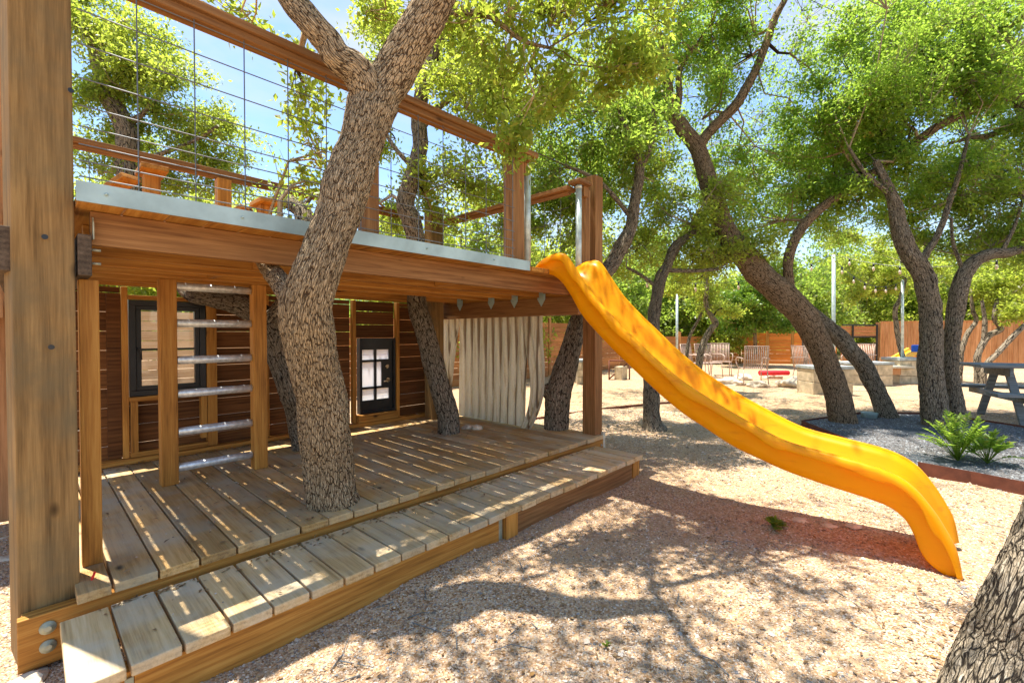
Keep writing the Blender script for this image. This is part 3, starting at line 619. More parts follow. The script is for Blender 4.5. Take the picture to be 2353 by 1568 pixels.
def twig_tubes(A, B, r0, r1, sides=3, bend=.2):
    """many thin bent twigs at once"""
    n = len(A); D = B - A; ln = np.linalg.norm(D, axis=1)[:, None]; t_ = D / (ln + 1e-9); h = rng.normal(size=(n, 3)); u = np.cross(t_, h); u /= np.linalg.norm(u, axis=1)[:, None] + 1e-9; v = np.cross(t_, u)
    Cn = [A, (A + B) / 2 + u * ln * bend * rng.uniform(-1, 1, (n, 1)) + v * ln * bend * rng.uniform(-1, 1, (n, 1)), B]; rr = [r0, (r0 + r1) / 2, r1]; V = []
    for c, r_ in zip(Cn, rr):
        r_ = np.broadcast_to(np.asarray(r_, float).reshape(-1, 1), (n, 1))
        for j in range(sides): a = 2 * math.pi * j / sides; V.append(c + r_ * (u * math.cos(a) + v * math.sin(a)))
    V = np.stack(V, 1); F = [(q*sides+j, q*sides+(j+1) % sides, (q+1)*sides+(j+1) % sides, (q+1)*sides+j) for q in range(2) for j in range(sides)]
    F = np.array(F)[None] + (np.arange(n) * 3 * sides)[:, None, None]; return V.reshape(-1, 3), F.reshape(-1, 4), np.repeat(np.hstack([A[:, :1] * 9, A[:, 1:2] * 9, A[:, 2:] * 3]), 3 * sides, 0)
def leaf_verts(P, D, size, flat=.5):
    """folded, pointed leaves at P growing along D"""
    n = len(P); D = D / (np.linalg.norm(D, axis=1)[:, None] + 1e-9); up = rng.normal(size=(n, 3)) * (1 - flat) + np.array([0, 0, 1.]) * flat * 1.4
    S = np.cross(D, up); S /= np.linalg.norm(S, axis=1)[:, None] + 1e-9; N = np.cross(S, D); s = (size * rng.uniform(.65, 1.25, n))[:, None]; wd = rng.uniform(.19, .27, n)[:, None]
    a = P; b = P + D * s * .45 + S * s * wd + N * s * .05; c = P + D * s - N * s * .08; d = P + D * s * .45 - S * s * wd + N * s * .05
    V = np.stack([a, b, c, d], 1).reshape(-1, 3); F = (np.arange(n) * 4)[:, None] + np.array([0, 1, 2, 3]); return V, F
def crown_leaves(nodes_to, nodes_from, per, size, spreadr, tone=.5):
    n = len(nodes_to); A = np.repeat(nodes_from, per, 0); B = np.repeat(nodes_to, per, 0); f = rng.uniform(.25, 1.08, (n * per, 1)) ** .8
    P = A + (B - A) * f + rng.normal(size=(n * per, 3)) * spreadr * np.array([1, 1, .8]); D = (B - A) / (np.linalg.norm(B - A, axis=1)[:, None] + 1e-9) * .6 + rng.normal(size=(n * per, 3)) * .75
    return leaf_verts(P, D, size)
def tree(label, d0, limbs, blobs, bark='bark', leaf='leaf', res=.012, relief=.005, cell=.02, size=.056, per=34, twig=.17, group=None, name='oak_tree', base=None, dens=1.):
    """limbs: traced centre lines; blobs: where the crown hangs, each filled with branchlets, twigs and leaves"""
    parts = []; nodes = []; noder = []
    for li, l in enumerate(limbs):
        P, r_ = px_path(l, d0) if not isinstance(l, dict) else (np.array(l['P'], float), np.array(l['r'], float))
        if li == 0 and base != False:
            P = np.vstack([P[0] + (P[0] - P[1]) * .0 + np.array([0, 0, -.22]), P]); r_ = np.r_[r_[0] * 1.12, r_]; b0 = P[1]
        parts.append(bark_tube(P, r_, res if r_.max() > .05 else res * 1.2, relief * min(1, r_.max() / .06), cell * (1 if r_.max() > .06 else .75), li * 3.1 + d0))
        C, rr = smooth_path(P, r_, .12); nodes.append(C); noder.append(rr)
    if base is False: b0 = nodes[0][0]
    nodes = np.vstack(nodes); noder = np.concatenate(noder)
    A, B, rA, rB = [], [], [], []; LV, LF, ln = [], [], 0
    for bl in blobs:
        if bl[0] == 'w': c = np.array(bl[1:4]); rad = np.array(bl[4:7]); nc = bl[7]; sz = size; ext = bl[8] if len(bl) > 8 else {}
        else:
            px, py, rx, ry, d, dr, nc = bl[:7]; c = at(px, py, d=d); s_ = d / FOC; rad = None; sz = size; ext = bl[7] if len(bl) > 7 else {}
        nc = int(nc * dens * (1.6 if bl[0] != 'w' else 2.2)); kc = max(3, nc // 7); g = rng.normal(size=(kc, 3)); g /= np.linalg.norm(g, axis=1)[:, None]; g *= 1.3 * rng.uniform(.1, 1, (kc, 1)) ** .5; g = g[rng.integers(0, kc, nc)]
        if rad is None: X = c + g[:, :1] * rx * s_ * _rt + g[:, 1:2] * ry * s_ * _up + g[:, 2:] * dr * _fw; ex = (rx + ry) * s_ * .5
        else: X = c + g * rad; ex = rad.mean()
        X = X + rng.normal(size=X.shape) * ex * .23 * np.array([1, 1, .7])
        # secondary boughs from the nearest limb into the blob
        hi = nodes[:, 2] > (.9 if d0 < 9 else -.1); NN, NR_ = nodes[hi], noder[hi]
        j = np.argmin(np.linalg.norm(NN - c, axis=1)); src = NN[j]; nb = max(2, min(9, nc // 14)); tips = X[rng.choice(len(X), min(nb, len(X)), replace=False)]
        mid = src + (c - src) * .6 + rng.normal(size=3) * .08; rb = min(NR_[j] * .6, .022 + .004 * nb)
        rb = min(rb, .026 if np.linalg.norm(c - src) < .8 else .013)
        A.append(src[None]); B.append(mid[None]); rA.append([rb]); rB.append([rb * .7]); loc = [src + (mid - src) * q for q in (.4, .7, 1.)]
        A.append(np.repeat(mid[None], len(tips), 0)); B.append(tips); rA.append([rb * .6] * len(tips)); rB.append([.004] * len(tips))
        for tp in tips: loc += [mid + (tp - mid) * q for q in (.3, .5, .7, .85, 1.)]
        loc = np.array(loc); D = np.linalg.norm(X[:, None] - loc[None], axis=2); near = loc[np.argmin(D, 1)]
        dv = X - near; dl = np.linalg.norm(dv, axis=1)[:, None]; S = near + dv * np.clip(1 - .45 / (dl + 1e-6), .0, .6) * (dl > .45)
        S2 = near
        A.append(S2); B.append(X); rA.append([.0042] * len(X)); rB.append([.0014] * len(X))
        # leaves hang on the last stretch of each twig
        st_ = X - dv / (dl + 1e-6) * np.minimum(dl, twig * 1.6)
        V, F = crown_leaves(X, st_, ext.get('per', per if bl[0] != 'w' else int(per * .62)), ext.get('size', sz), ext.get('sp', twig * .42)); LV.append(V); LF.append(F + ln); ln += len(V)
    if A:
        A, B = np.vstack(A), np.vstack(B); rA, rB = np.concatenate(rA), np.concatenate(rB); parts.append(twig_tubes(A, B, rA, rB))
    V, F, cv = join(parts); rootp = np.array([b0[0], b0[1], b0[2]]); tr_ = thing(name, tuple(rootp), label, 'tree', group)
    me = mesh_np('trunk', V - rootp, F, M[bark], True); at_ = me.attributes.new('bark', 'FLOAT_VECTOR', 'POINT'); at_.data.foreach_set('vector', cv.astype(np.float32).ravel()); put('trunk', me, tr_, tuple(rootp))
    if LV: put('crown', mesh_np('crown', np.vstack(LV) - rootp, np.vstack(LF), M[leaf]), tr_, tuple(rootp))
    return tr_

# the big oak that grows through both decks
tree('big tan-barked oak rising through both decks and forking above the railing', 2.74,
  [[(768,1168,154,0,2.63),(760,1120,142,0,2.60),(752,1028,136,0,2.55),(745,975,138,0,2.50),(738,908,140,0,2.45),(724,841,142,0,2.38),(711,774,146,0,2.30),(706,707,144,0,2.22),(724,640,134,0,2.16),(747,573,120,0,2.13),(762,535,118,0,2.12),(778,490,124,0,2.12),(790,435,134,0,2.12),(812,370,124,0,2.12),(828,335,121,0,2.12),(847,268,134,0,2.12),(862,225,140,0,2.12)],
   [(850,265,90,0,2.12),(838,200,100,0,2.10),(815,160,96,0,2.10),(777,132,86,0,2.12),(757,100,86,0,2.14),(725,65,84,0,2.16),(698,33,82,0,2.2),(668,-5,76,0,2.25),(640,-60,70,0,2.3),(600,-140,62,0,2.35),(560,-260,52,0,2.4)],
   [(850,250,100,0,2.12),(875,215,112,0,2.10),(905,167,116,0,2.06),(935,115,113,0,2.0),(964,67,112,0,1.94),(985,30,108,0,1.9),(1005,-10,104,0,1.86),(1040,-80,92,0,1.8),(1080,-180,76,0,1.75),(1130,-320,60,0,1.7)],
   [(705,735,70,0,2.24),(672,690,62,0,2.34),(645,650,58,0,2.52),(615,612,52,0,2.72),(590,575,44,0,2.9)],
   [(1005,25,24),(1045,31,20),(1112,31,17),(1152,58,14),(1202,94,11,2.85),(1260,110,9,3.)],
   {'P': [(1.75,1.85,3.7),(2.3,1.6,4.2),(2.9,1.3,4.5)], 'r': [.028,.018,.008]}, {'P': [(1.75,1.85,3.7),(1.35,1.5,4.2),(1.1,1.,4.5)], 'r': [.028,.018,.008]}],
  [(1130,40,90,60,2.8,.35,36),(1260,40,130,70,3.0,.4,52),(1410,40,120,70,3.1,.4,56),(1130,170,60,60,2.9,.3,20),(1230,190,70,70,3.0,.3,24),(1340,150,90,60,3.1,.3,30),(1190,300,22,60,2.9,.12,14),
   (1440,130,60,60,3.0,.3,36),(690,200,40,90,2.85,.2,14),(700,330,38,60,3.0,.2,12),(880,40,40,50,3.6,.3,26),(560,20,60,30,3.0,.3,12),(690,420,30,30,2.9,.15,6),
   ('w',1.0,2.0,4.3,.8,.8,.35,90),('w',1.7,1.6,4.4,.7,.6,.3,60),('w',.7,1.3,4.4,.6,.6,.3,36),('w',1.7,2.7,4.3,1.5,.9,.4,130),('w',.6,3.6,4.4,.8,.8,.4,50),('w',3.0,3.8,4.6,.7,.8,.4,50),('w',.3,2.6,4.3,.8,.9,.4,40),('w',2.0,.4,4.5,.6,.5,.3,36),('w',3.2,1.6,4.6,.8,.4,.3,22),('w',2.9,2.9,4.4,.9,.9,.4,55)],
  bark='barkm', leaf='leafy', res=.0085, relief=.009, cell=.0135, size=.056, per=17, twig=.15, name='oak_tree')
# branch trunk behind it
tree('dark oak trunk leaning left behind the ladder up into the platform', 3.75,
  [[(706,1030,74,4.0),(694,960,72,3.95),(672,890,70),(650,830,68),(632,775,66),(608,738,66),(573,708,60),(530,692,52),(480,684,44),(436,674,36,3.8),(415,640,30,3.9)],
   [(618,745,50),(660,690,50,3.7),(690,600,48,3.75),(700,500,46,3.9),(675,470,40,4.),(640,450,28,4.1)]],
  [(630,400,70,60,4.0,.2,12,{'per':12}),(690,440,50,40,3.9,.2,8)], bark='barkg', leaf='leaf', res=.012, relief=.009, cell=.018, per=14)
tree('slim oak growing through the deck beside the beige curtain', 4.63,
  [[(1031,998,54),(1029,956,51),(1015,902,51),(999,848,50),(985,794,48),(970,740,48),(957,694,46),(955,620,44),(956,560,45),(945,507,46),(931,468,44),(948,402,38),(965,335,36),(962,274,36),(968,215,34),(985,160,30),(1010,100,26),(1040,40,22)],
   [(965,300,20),(1005,250,15),(1080,200,11),(1160,150,8)],[(962,400,14),(900,330,10),(870,260,7)]],
  [(1080,260,110,70,4.8,.6,110),(1000,420,80,60,4.9,.4,60),(880,320,40,50,4.9,.4,26),(1090,420,90,50,5.2,.5,60),(900,90,60,70,4.9,.5,60),(1060,120,80,60,4.8,.5,70),(870,500,50,40,5.2,.3,18)],
  bark='barkg', leaf='leafy', res=.013, relief=.008, cell=.021, per=29, size=.056)
tree('knobbly oak trunk leaning right behind the far corner post', 4.83,
  [[(1277,992,58),(1279,940,58),(1282,905,64),(1288,880,60),(1300,840,54),(1318,775,46),(1345,700,42),(1378,640,38),(1407,605,36),(1425,570,36),(1448,525,30),(1458,465,26),(1468,400,22),(1462,350,20),(1443,310,14),(1420,250,10)],
   [(1275,915,40),(1256,893,34),(1250,885,20)],[(1466,400,16),(1500,320,12),(1500,240,9)],[(1450,500,14),(1380,420,10),(1300,380,8)]],
  [(1330,250,110,90,5.0,.6,110),(1300,430,90,80,5.2,.5,80),(1420,330,80,110,5.1,.5,80),(1180,260,60,60,5.2,.4,50),(1290,540,80,60,5.6,.4,50),(1180,500,70,50,5.6,.4,50),(1440,430,50,60,5.2,.4,34),(1380,330,110,100,6.2,.6,110),(1230,380,90,90,6.4,.6,80),('w',6.6,4.3,4.9,1.3,1.2,.5,60)],
  bark='barkg', leaf='leaf', res=.014, relief=.008, cell=.021, per=32)
tree('short crooked oak standing on the sand behind the slide', 6.0,
  [[(1500,990,70),(1497,972,50),(1495,942,38),(1496,908,38),(1494,860,36),(1496,800,34),(1501,754,30),(1504,708,29),(1517,640,26),(1533,607,25),(1546,576,27),(1562,556,20),(1600,530,14)],
   [(1520,620,12),(1590,622,10),(1650,618,8)],[(1510,660,10),(1470,630,8),(1440,615,6)]],
  [(1560,500,120,60,6.1,.6,100),(1620,590,110,50,6.3,.5,90),(1450,570,60,50,6.3,.4,50),(1500,430,70,60,6.4,.4,50),(1700,560,60,60,6.4,.4,36),('w',8.8,5.6,4.4,1.6,1.3,.6,80),('w',11.5,4.2,4.8,1.6,1.4,.6,70)],
  bark='barkg', leaf='leafy', res=.016, relief=.008, cell=.022, per=32)
tree('tall oak leaning left from the gravel bed with a high forked top', 6.2,
  [[(1936,980,76),(1932,955,70),(1923,908,64),(1900,841,60),(1872,774,64),(1842,722,66),(1800,680,66),(1745,630,64),(1712,590,60),(1680,550,54),(1657,507,50),(1630,423,44),(1615,381,40),(1600,335,38),(1568,295,38),(1538,254,32),(1534,200,26),(1528,150,20),(1520,80,14)],
   [(1600,345,28),(1621,313,26),(1653,279,26),(1691,241,26),(1716,199,24),(1738,156,22),(1755,114,20),(1767,80,19),(1780,42,18),(1801,4,16),(1840,-70,12)],
   [(1830,715,30),(1818,680,28),(1811,640,26),(1811,595,26),(1828,546,25),(1855,507,24),(1898,469,23),(1944,436,22),(1999,402,23),(2075,351,25),(2139,300,23),(2203,266,21),(2266,241,20),(2329,224,18),(2400,215,16)],
   [(1552,280,16),(1560,220,16),(1562,160,14),(1600,100,9)],[(1712,600,16),(1640,590,12),(1590,600,8)],[(1535,170,10),(1470,160,8)]],
  [(1560,90,110,80,6.2,.6,130),(1700,110,70,90,6.3,.5,46),(1850,130,60,60,6.2,.4,20),(1640,260,70,60,6.4,.5,40),(1480,230,60,70,6.3,.5,50),(1750,380,110,80,6.6,.5,90),(1880,330,90,70,6.5,.5,80),(1760,500,110,60,6.8,.5,100),(1800,430,120,80,7.4,.6,100),(1680,400,70,60,7.4,.5,36),(1500,560,70,40,7.6,.5,40),(1500,330,50,50,6.5,.4,18),(1640,470,30,50,6.9,.3,16),
   (2010,290,110,60,6.5,.5,110),(2160,210,100,60,6.5,.5,100),(1700,30,60,40,6.2,.4,30),(1880,480,70,50,6.8,.4,40),(1440,80,50,60,6.3,.4,40),(2080,430,80,50,6.7,.4,50),(1650,60,60,60,6.3,.4,60),(1900,400,70,50,6.6,.4,50),(1840,250,50,60,6.5,.4,30),('w',8,3.2,5.0,1.6,1.3,.6,100),('w',9.5,1.4,5.2,1.7,1.5,.6,100),('w',6.2,1.6,5.9,1.5,1.2,.5,70),('w',5.2,2.6,5.6,1.2,.9,.5,60)],
  bark='bark', leaf='leafg', res=.017, relief=.010, cell=.018, per=32)
tree('pale mottled oak trunk crossing behind the tall leaning oak', 6.6,
  [[(2044,975,62),(2036,955,54),(2018,908,46),(2002,875,44),(1985,841,46),(1957,808,44),(1928,774,42),(1890,741,36),(1862,715,30),(1845,695,22)]],
  [(1790,640,60,30,6.9,.3,16)], bark='barkg', leaf='leaf', res=.014, relief=.010, cell=.022)
tree('thick twin-trunk oak in the gravel bed, taller left trunk', 5.95,
  [[(2152,990,84),(2148,960,74),(2143,908,68),(2136,841,64),(2139,774,60),(2136,707,56),(2130,674,54),(2124,640,54),(2105,607,52),(2086,575,50),(2070,540,46),(2062,507,40),(2055,465,34),(2032,414,24),(2010,370,16)],
   [(2112,615,26),(2128,580,20),(2150,547,18),(2167,507,17),(2181,465,15),(2202,402,14),(2213,360,11),(2225,310,8)],
   [(2050,450,16),(1990,400,12),(1950,340,8)]],
  [(1990,180,100,80,5.9,.6,130),(2130,100,110,80,6.1,.6,140),(2060,330,90,60,6.2,.5,100),(1960,420,60,50,6.2,.4,46),(1930,340,80,60,7.0,.5,70),(2050,90,110,70,6.9,.6,90),(2230,400,70,60,6.2,.5,70),(2110,480,70,40,6.5,.4,40),(2240,170,100,80,6.0,.6,130),(1930,260,60,60,6.2,.5,46),('w',6.2,.2,5.6,1.2,.9,.5,60),('w',8.3,-1.0,5.,1.5,1.3,.6,90),('w',11,-2.5,5.4,2,1.5,.7,80),(2000,60,70,50,6.0,.5,50)],
  bark='barkg', leaf='leafg', res=.013, relief=.010, cell=.022, per=32)
tree('dark right-hand trunk of the pair behind the green shrub', 6.15,
  [[(2206,978,60),(2198,955,48),(2192,908,42),(2184,860,40),(2186,808,40),(2187,774,42),(2191,741,44),(2196,707,48),(2201,674,46),(2210,640,44),(2225,615,40),(2248,595,32),(2280,582,26),(2320,580,22),(2380,560,18)],
   [(2215,630,14),(2190,560,10),(2185,500,7)],[(2300,580,14),(2330,520,10),(2352,450,8)]],
  [(2290,480,80,60,6.4,.5,90),(2180,440,110,60,7.2,.6,110),(1990,520,90,50,7.4,.6,60),(2080,200,130,90,7.3,.7,120),(2270,300,90,90,7.2,.7,110),(2240,560,90,40,6.6,.4,70),(2330,340,60,80,6.3,.5,70),(2330,560,60,50,6.6,.4,50),(2130,560,60,30,6.9,.4,26)],
  bark='barkg', leaf='leaf', res=.014, relief=.010, cell=.021, per=32)
tree('rough grey oak trunk leaning in close at the lower right corner', 1.55,
  [[(2200,1800,260,1.45),(2262,1620,232,1.5),(2308,1500,216,1.55),(2352,1383,206),(2392,1290,200,1.58),(2450,1150,190,1.6),(2540,960,176,1.65),(2680,700,160,1.7),(2900,300,140,1.8),(3100,0,120,2.)],],
  [('w',4.8,-.5,4.1,.9,.6,.4,40)], bark='barkg', leaf='leaf', res=.0085, relief=.013, cell=.020, per=35, size=.055)
tree('dark oak leaning left far behind the mesh railing', 6.2,
  [[(306,560,70),(304,500,68),(297,405,64),(291,370,62),(294,335,62),(291,301,58),(268,254,50),(251,228,48),(231,161,44),(214,94,40),(187,57,38),(174,20,34),(150,-40,28)],
   [(285,290,22),(330,260,12),(345,235,8)],[(262,240,14),(275,150,10),(290,60,7)],[(297,380,14),(430,330,10),(500,290,7)]],
  [(300,120,90,90,6.3,.6,150),(230,250,60,70,6.3,.5,70),(400,230,110,60,6.4,.6,110),(470,300,80,70,6.5,.5,80),(230,380,60,60,6.5,.4,60),(400,400,90,50,6.6,.5,70),(500,390,60,60,6.8,.5,50),(210,40,50,60,6.2,.5,60),(330,340,50,40,6.6,.4,36)],
  bark='barkg', leaf='leafy', res=.02, relief=.009, cell=.024, per=35, size=.058)
tree('right-hand oak whose dark arching limbs reach in from the picture edge', 6.4,
  [[(2620,1000,90,6.4),(2600,800,76,6.4),(2560,600,64),(2480,420,50),(2400,330,40),(2352,262,30),(2338,224,28),(2344,160,27),(2340,118,26),(2316,95,24),(2287,76,22),(2262,58,19),(2236,44,17),(2205,15,14),(2181,-10,12)],
   [(2240,46,13),(2180,58,13),(2118,80,12),(2060,100,10),(2033,110,8),(1990,150,6)],[(2430,330,20),(2352,271,18),(2300,300,16),(2266,313,15),(2228,317,10),(2180,330,7)]],
  [(2280,30,80,50,6.4,.5,80),(2310,200,60,70,6.6,.5,60),(2100,30,70,40,6.4,.5,50),(2320,400,50,50,6.8,.4,40)],
  bark='barkg', leaf='leafg', res=.016, relief=.009, cell=.022, per=32)
# smaller oaks further back inside the fence
G2 = 'small oaks in the back of the yard'
tree('small crooked oak between the lawn chairs, left of the pole', 9.3, [[(1600,868,20),(1605,849,18),(1609,812,17),(1622,774,16),(1638,749,16),(1643,741,17),(1630,718,12),(1621,691,11),(1625,640,9),(1615,590,7)]],
  [(1620,650,60,50,9.4,.5,60),(1680,700,40,25,9.6,.4,16),(1560,640,50,50,9.6,.4,40)], bark='barkg', leaf='leafy', res=.03, relief=.012, cell=.04, per=35, size=.07, group=G2)
tree('thin forked oak sapling just left of the small crooked oak', 9.8, [[(1576,850,9),(1578,810,9),(1584,774,8),(1596,749,8),(1613,716,6)]], [(1620,700,20,20,9.8,.3,8)], bark='barkg', leaf='leafy', res=.03, relief=.008, cell=.04, per=18, size=.06, group=G2)
tree('small oak beside the thin pole on the stone block', 12., [[(2078,850,18),(2074,824,15),(2063,774,14),(2056,714,13),(2067,687,11),(2080,634,9),(2070,600,7)]],
  [(2060,640,60,40,12.2,.7,60),(1985,650,50,40,12.4,.6,50),(2110,600,40,40,12.4,.6,30),(1960,560,50,26,12.2,.6,30)], bark='barkg', leaf='leafy', res=.035, relief=.014, cell=.05, per=35, size=.09, group=G2)
tree('small bent oak right of the twin trunks, nearest them', 11.5, [[(2203,872,16),(2206,840,15),(2208,808,15),(2222,767,14),(2242,737,13),(2235,714,11),(2230,680,8)]],
  [(2230,660,50,40,11.7,.6,46),(2280,640,50,40,11.8,.6,40)], bark='barkg', leaf='leafy', res=.035, relief=.014, cell=.05, per=32, size=.09, group=G2)
tree('small zigzag oak before the plank fence above the picnic table', 11., [[(2246,872,22),(2246,850,20),(2246,814,19),(2268,774,18),(2298,755,18),(2284,730,14),(2290,690,10)],[(2258,790,15),(2262,750,15),(2261,724,12),(2255,690,8)]],
  [(2300,680,50,40,11.4,.6,50),(2330,620,40,50,11.4,.6,40)], bark='barkg', leaf='leafy', res=.035, relief=.014, cell=.05, per=32, size=.09, group=G2)
tree('small slanting oak at the right picture edge before the plank fence', 10.5, [[(2258,885,18),(2264,841,16),(2294,808,15),(2338,761,14),(2360,740,12),(2400,700,9)]],
  [(2340,700,50,30,10.8,.5,40)], bark='barkg', leaf='leafy', res=.035, relief=.014, cell=.05, per=32, size=.08, group=G2)
tree('thin trunk against the fence behind the tall leaning oak', 16., [[(1852,862,13),(1851,845,12),(1850,815,11),(1846,780,10),(1850,720,8),(1840,680,6)]], [(1845,680,40,30,16.,.7,26)], bark='barkg', leaf='leaf', res=.05, relief=.01, cell=.06, per=27, size=.12, group=G2)
# trees beyond the fence: each its own trunk and crown
BY = 'trees beyond the fence'
def far_tree(px, top, d, wpx, leaf, label, nm='oak_tree', n=260, size=.15, base=790):
    sx = random.uniform(-8, 8); h = base - top
    tree(label, d, [[(px, base + 30, 9), (px + sx, base - h * .3, 8), (px - sx, base - h * .6, 6), (px, base - h * .85, 3)]],
      [(px, base - h * .30, wpx * .9, h * .36, d, 1.6, n), (px + sx, base - h * .68, wpx * .62, h * .30, d, 1.4, int(n * .7))],
      bark='barkg', leaf=leaf, res=.12, relief=.01, cell=.1, per=17, size=size, twig=.32, group=BY, name=nm)
fl_ = [(1350,520,21,100,'leafy','tall pale tree far beyond the fence behind the far post'),(1500,540,23,100,'leaf','tall tree far beyond the fence left of the slim pole'),(1720,560,25,110,'leafy','tall yellowish tree far beyond the stained fence panels'),(1900,545,29,110,'leaf','tall tree on the slope just left of the tallest pole'),(2010,560,30,110,'leafy','tall pale tree on the slope right of the tallest pole'),(2110,540,28,110,'leaf','tall tree on the slope behind the pole on the stone pillar'),(2300,530,28,120,'leafy','tall pale tree on the slope above the plank fence'),(1290,560,16,80,'leafy','pale tree top above the fence left of the far post'),(1420,600,19,90,'leaf','tree above the fence between the far post and the short crooked oak'),
 (1540,610,21,80,'leaf','tree beyond the fence behind the short crooked oak'),(1640,640,20,70,'leafy','yellowish tree beyond the fence behind the small crooked oak'),
 (1840,600,24,90,'leaf','tree beyond the fence behind the leaning trunk'),(1960,590,26,100,'leafy','pale tree beyond the gate left of the light pole'),(2060,610,27,90,'leaf','tree beyond the corner where the fences meet'),
 (2160,600,25,90,'leafy','tree behind the plank fence between the twin trunks'),(2260,590,24,90,'leaf','tree behind the plank fence above the picnic table'),(2345,570,22,80,'leafy','tree behind the plank fence at the right edge'),
 (1190,500,13,70,'leafy','pale tree showing through the right end of the mesh railing'),(1060,480,12,80,'leafy','pale tree low behind the middle of the mesh railing'),(920,500,12,60,'leafy','pale tree low behind the railing beside the big oak'),
 (560,420,10,50,'leafy','small pale tree low behind the left half of the mesh railing'),(420,440,9.5,60,'leafy','bushy tree low behind the left handrail'),(240,420,9,60,'leafy','bushy tree low behind the railing next to the left corner post')]
for a in fl_: far_tree(a[0], a[1], a[2], a[3], a[4], a[5], size=.10 + a[2] * .0035, n=int(210 + a[2] * 3), base=790)
tree('bright green cedar spilling over the stained fence panels', 17.5, [[(1735,800,10),(1732,740,9),(1728,680,7),(1722,650,4)]],
  [(1730,700,70,40,17.5,1.,240),(1700,740,50,22,17.3,.6,110),(1790,745,40,14,17.2,.5,60),(1735,660,40,26,17.5,.8,90)], bark='bark', leaf='cedar', res=.1, relief=.01, cell=.08, per=29, size=.11, twig=.2, name='cedar_tree')
# woodland mass on the slope behind
def wood_mass():
    n = 45000; dd = rng.uniform(30, 62, n); la = rng.uniform(-1.25, 1.25, n) * dd; x = _fw[0] * dd + _rt[0] * la; y = _fw[1] * dd + _rt[1] * la
    z = hill(x, y) + rng.uniform(0, 1, n) ** 1.3 * (2.6 + 1.6 * np.sin(x * .55) * np.cos(y * .6))
    V, F = leaf_verts(np.stack([x, y, z], -1), rng.normal(size=(n, 3)), .8); c = V.mean(0); return put('woodland', mesh_np('woodland', V - c, F, M['leaf']), None, tuple(c))
tag(wood_mass(), kind='stuff')

# ------------------------------------------------------------------ fences
def wp(px, d): q = at(px, 780, d=d); return np.array([q[0], q[1]])
fpts = [np.array([-6., 8.4]), np.array([-1., 8.4]), np.array([4., 8.4]), wp(1262, 13.3), wp(1480, 18.), wp(1636, 19.5), wp(1700, 19.4), wp(1763, 19.), wp(1820, 18.8), wp(1853, 18.7), wp(1925, 18.6)]
fn = thing('board_fence', (10, 8, GZ), 'long brown fence of horizontal boards across the back of the yard', 'fence')
bay = []
for a, b in zip(fpts[:-1], fpts[1:]):
    L_ = np.linalg.norm(b - a); k = max(1, round(L_ / 2.4)) if L_ > 3.4 else 1
    for i in range(k): bay.append((a + (b - a) * i / k, a + (b - a) * (i + 1) / k))
cache = {}
for i, (a, b) in enumerate(bay):
    L_ = np.linalg.norm(b - a); ang = math.atan2(b[1] - a[1], b[0] - a[0]); xm = (a[0] + b[0]) / 2; stained = i >= len(bay) - 5 and i < len(bay)
    top = 1.62 if xm < 13.5 else 1.42 if xm < 17 else 1.22
    if i >= len(bay) - 5: top = 1.30
    mt = 'fenceb' if stained else 'fence_lit' if 0 < xm < 3 else 'fence'; key = (round(L_, 2), mt)  # bay seen through the window takes the colour with light painted in
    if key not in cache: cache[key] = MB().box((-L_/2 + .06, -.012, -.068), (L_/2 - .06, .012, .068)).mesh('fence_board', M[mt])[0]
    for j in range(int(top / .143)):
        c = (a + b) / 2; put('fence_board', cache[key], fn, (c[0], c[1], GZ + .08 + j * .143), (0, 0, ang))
    if (mt, 'p') not in cache: cache[mt, 'p'] = MB().box((-.045, -.03, -.85), (.045, .03, .85)).mesh('fence_post', M['org_z' if stained else 'picket'])[0]
    put('fence_post', cache[mt, 'p'], fn, (a[0], a[1], GZ + .85 + min(0, top - 1.62) + .05), (0, 0, ang))
# gate with black frame
ga, gb = wp(1932, 18.5), wp(2012, 19.1); ang = math.atan2(gb[1] - ga[1], gb[0] - ga[0]); gl_ = np.linalg.norm(gb - ga); gd = (gb - ga) / gl_
gt = thing('gate', (ga[0], ga[1], GZ), 'black framed wooden gate with a slot window beside the fence corner', 'gate')
for j in range(11):
    if j in (6, 7):
        p1, p2 = ga, ga + gd * gl_ * .30
    else: p1, p2 = ga, gb
    c = (p1 + p2) / 2; l_ = np.linalg.norm(p2 - p1); z = GZ + .08 + j * .143; MB().bar((p1[0], p1[1], z), (p2[0], p2[1], z), .024, .13).build('gate_board', M['fence'], gt)
f3 = lambda s, z: (ga[0] + gd[0] * s + gd[1] * .04, ga[1] + gd[1] * s - gd[0] * .04, z)
q = MB(); q.bar(f3(0, 1.37), f3(gl_, 1.37), .03, .05).bar(f3(gl_, GZ), f3(gl_, 1.39), .06, .05, (1, 0, 0)).bar(f3(gl_ * .30, GZ), f3(gl_ * .30, 1.37), .06, .09, (1, 0, 0)).bar(f3(gl_ * .33, .61), f3(gl_, .61), .03, .05).bar(f3(gl_ * .33, .88), f3(gl_, .88), .03, .05)
q.build('gate_frame', M['black'], gt); q = MB(); q.bar(f3(gl_ * .06, .82), f3(gl_ * .30, .82), .05, .13); q.build('latch_box', M['black'], gt)
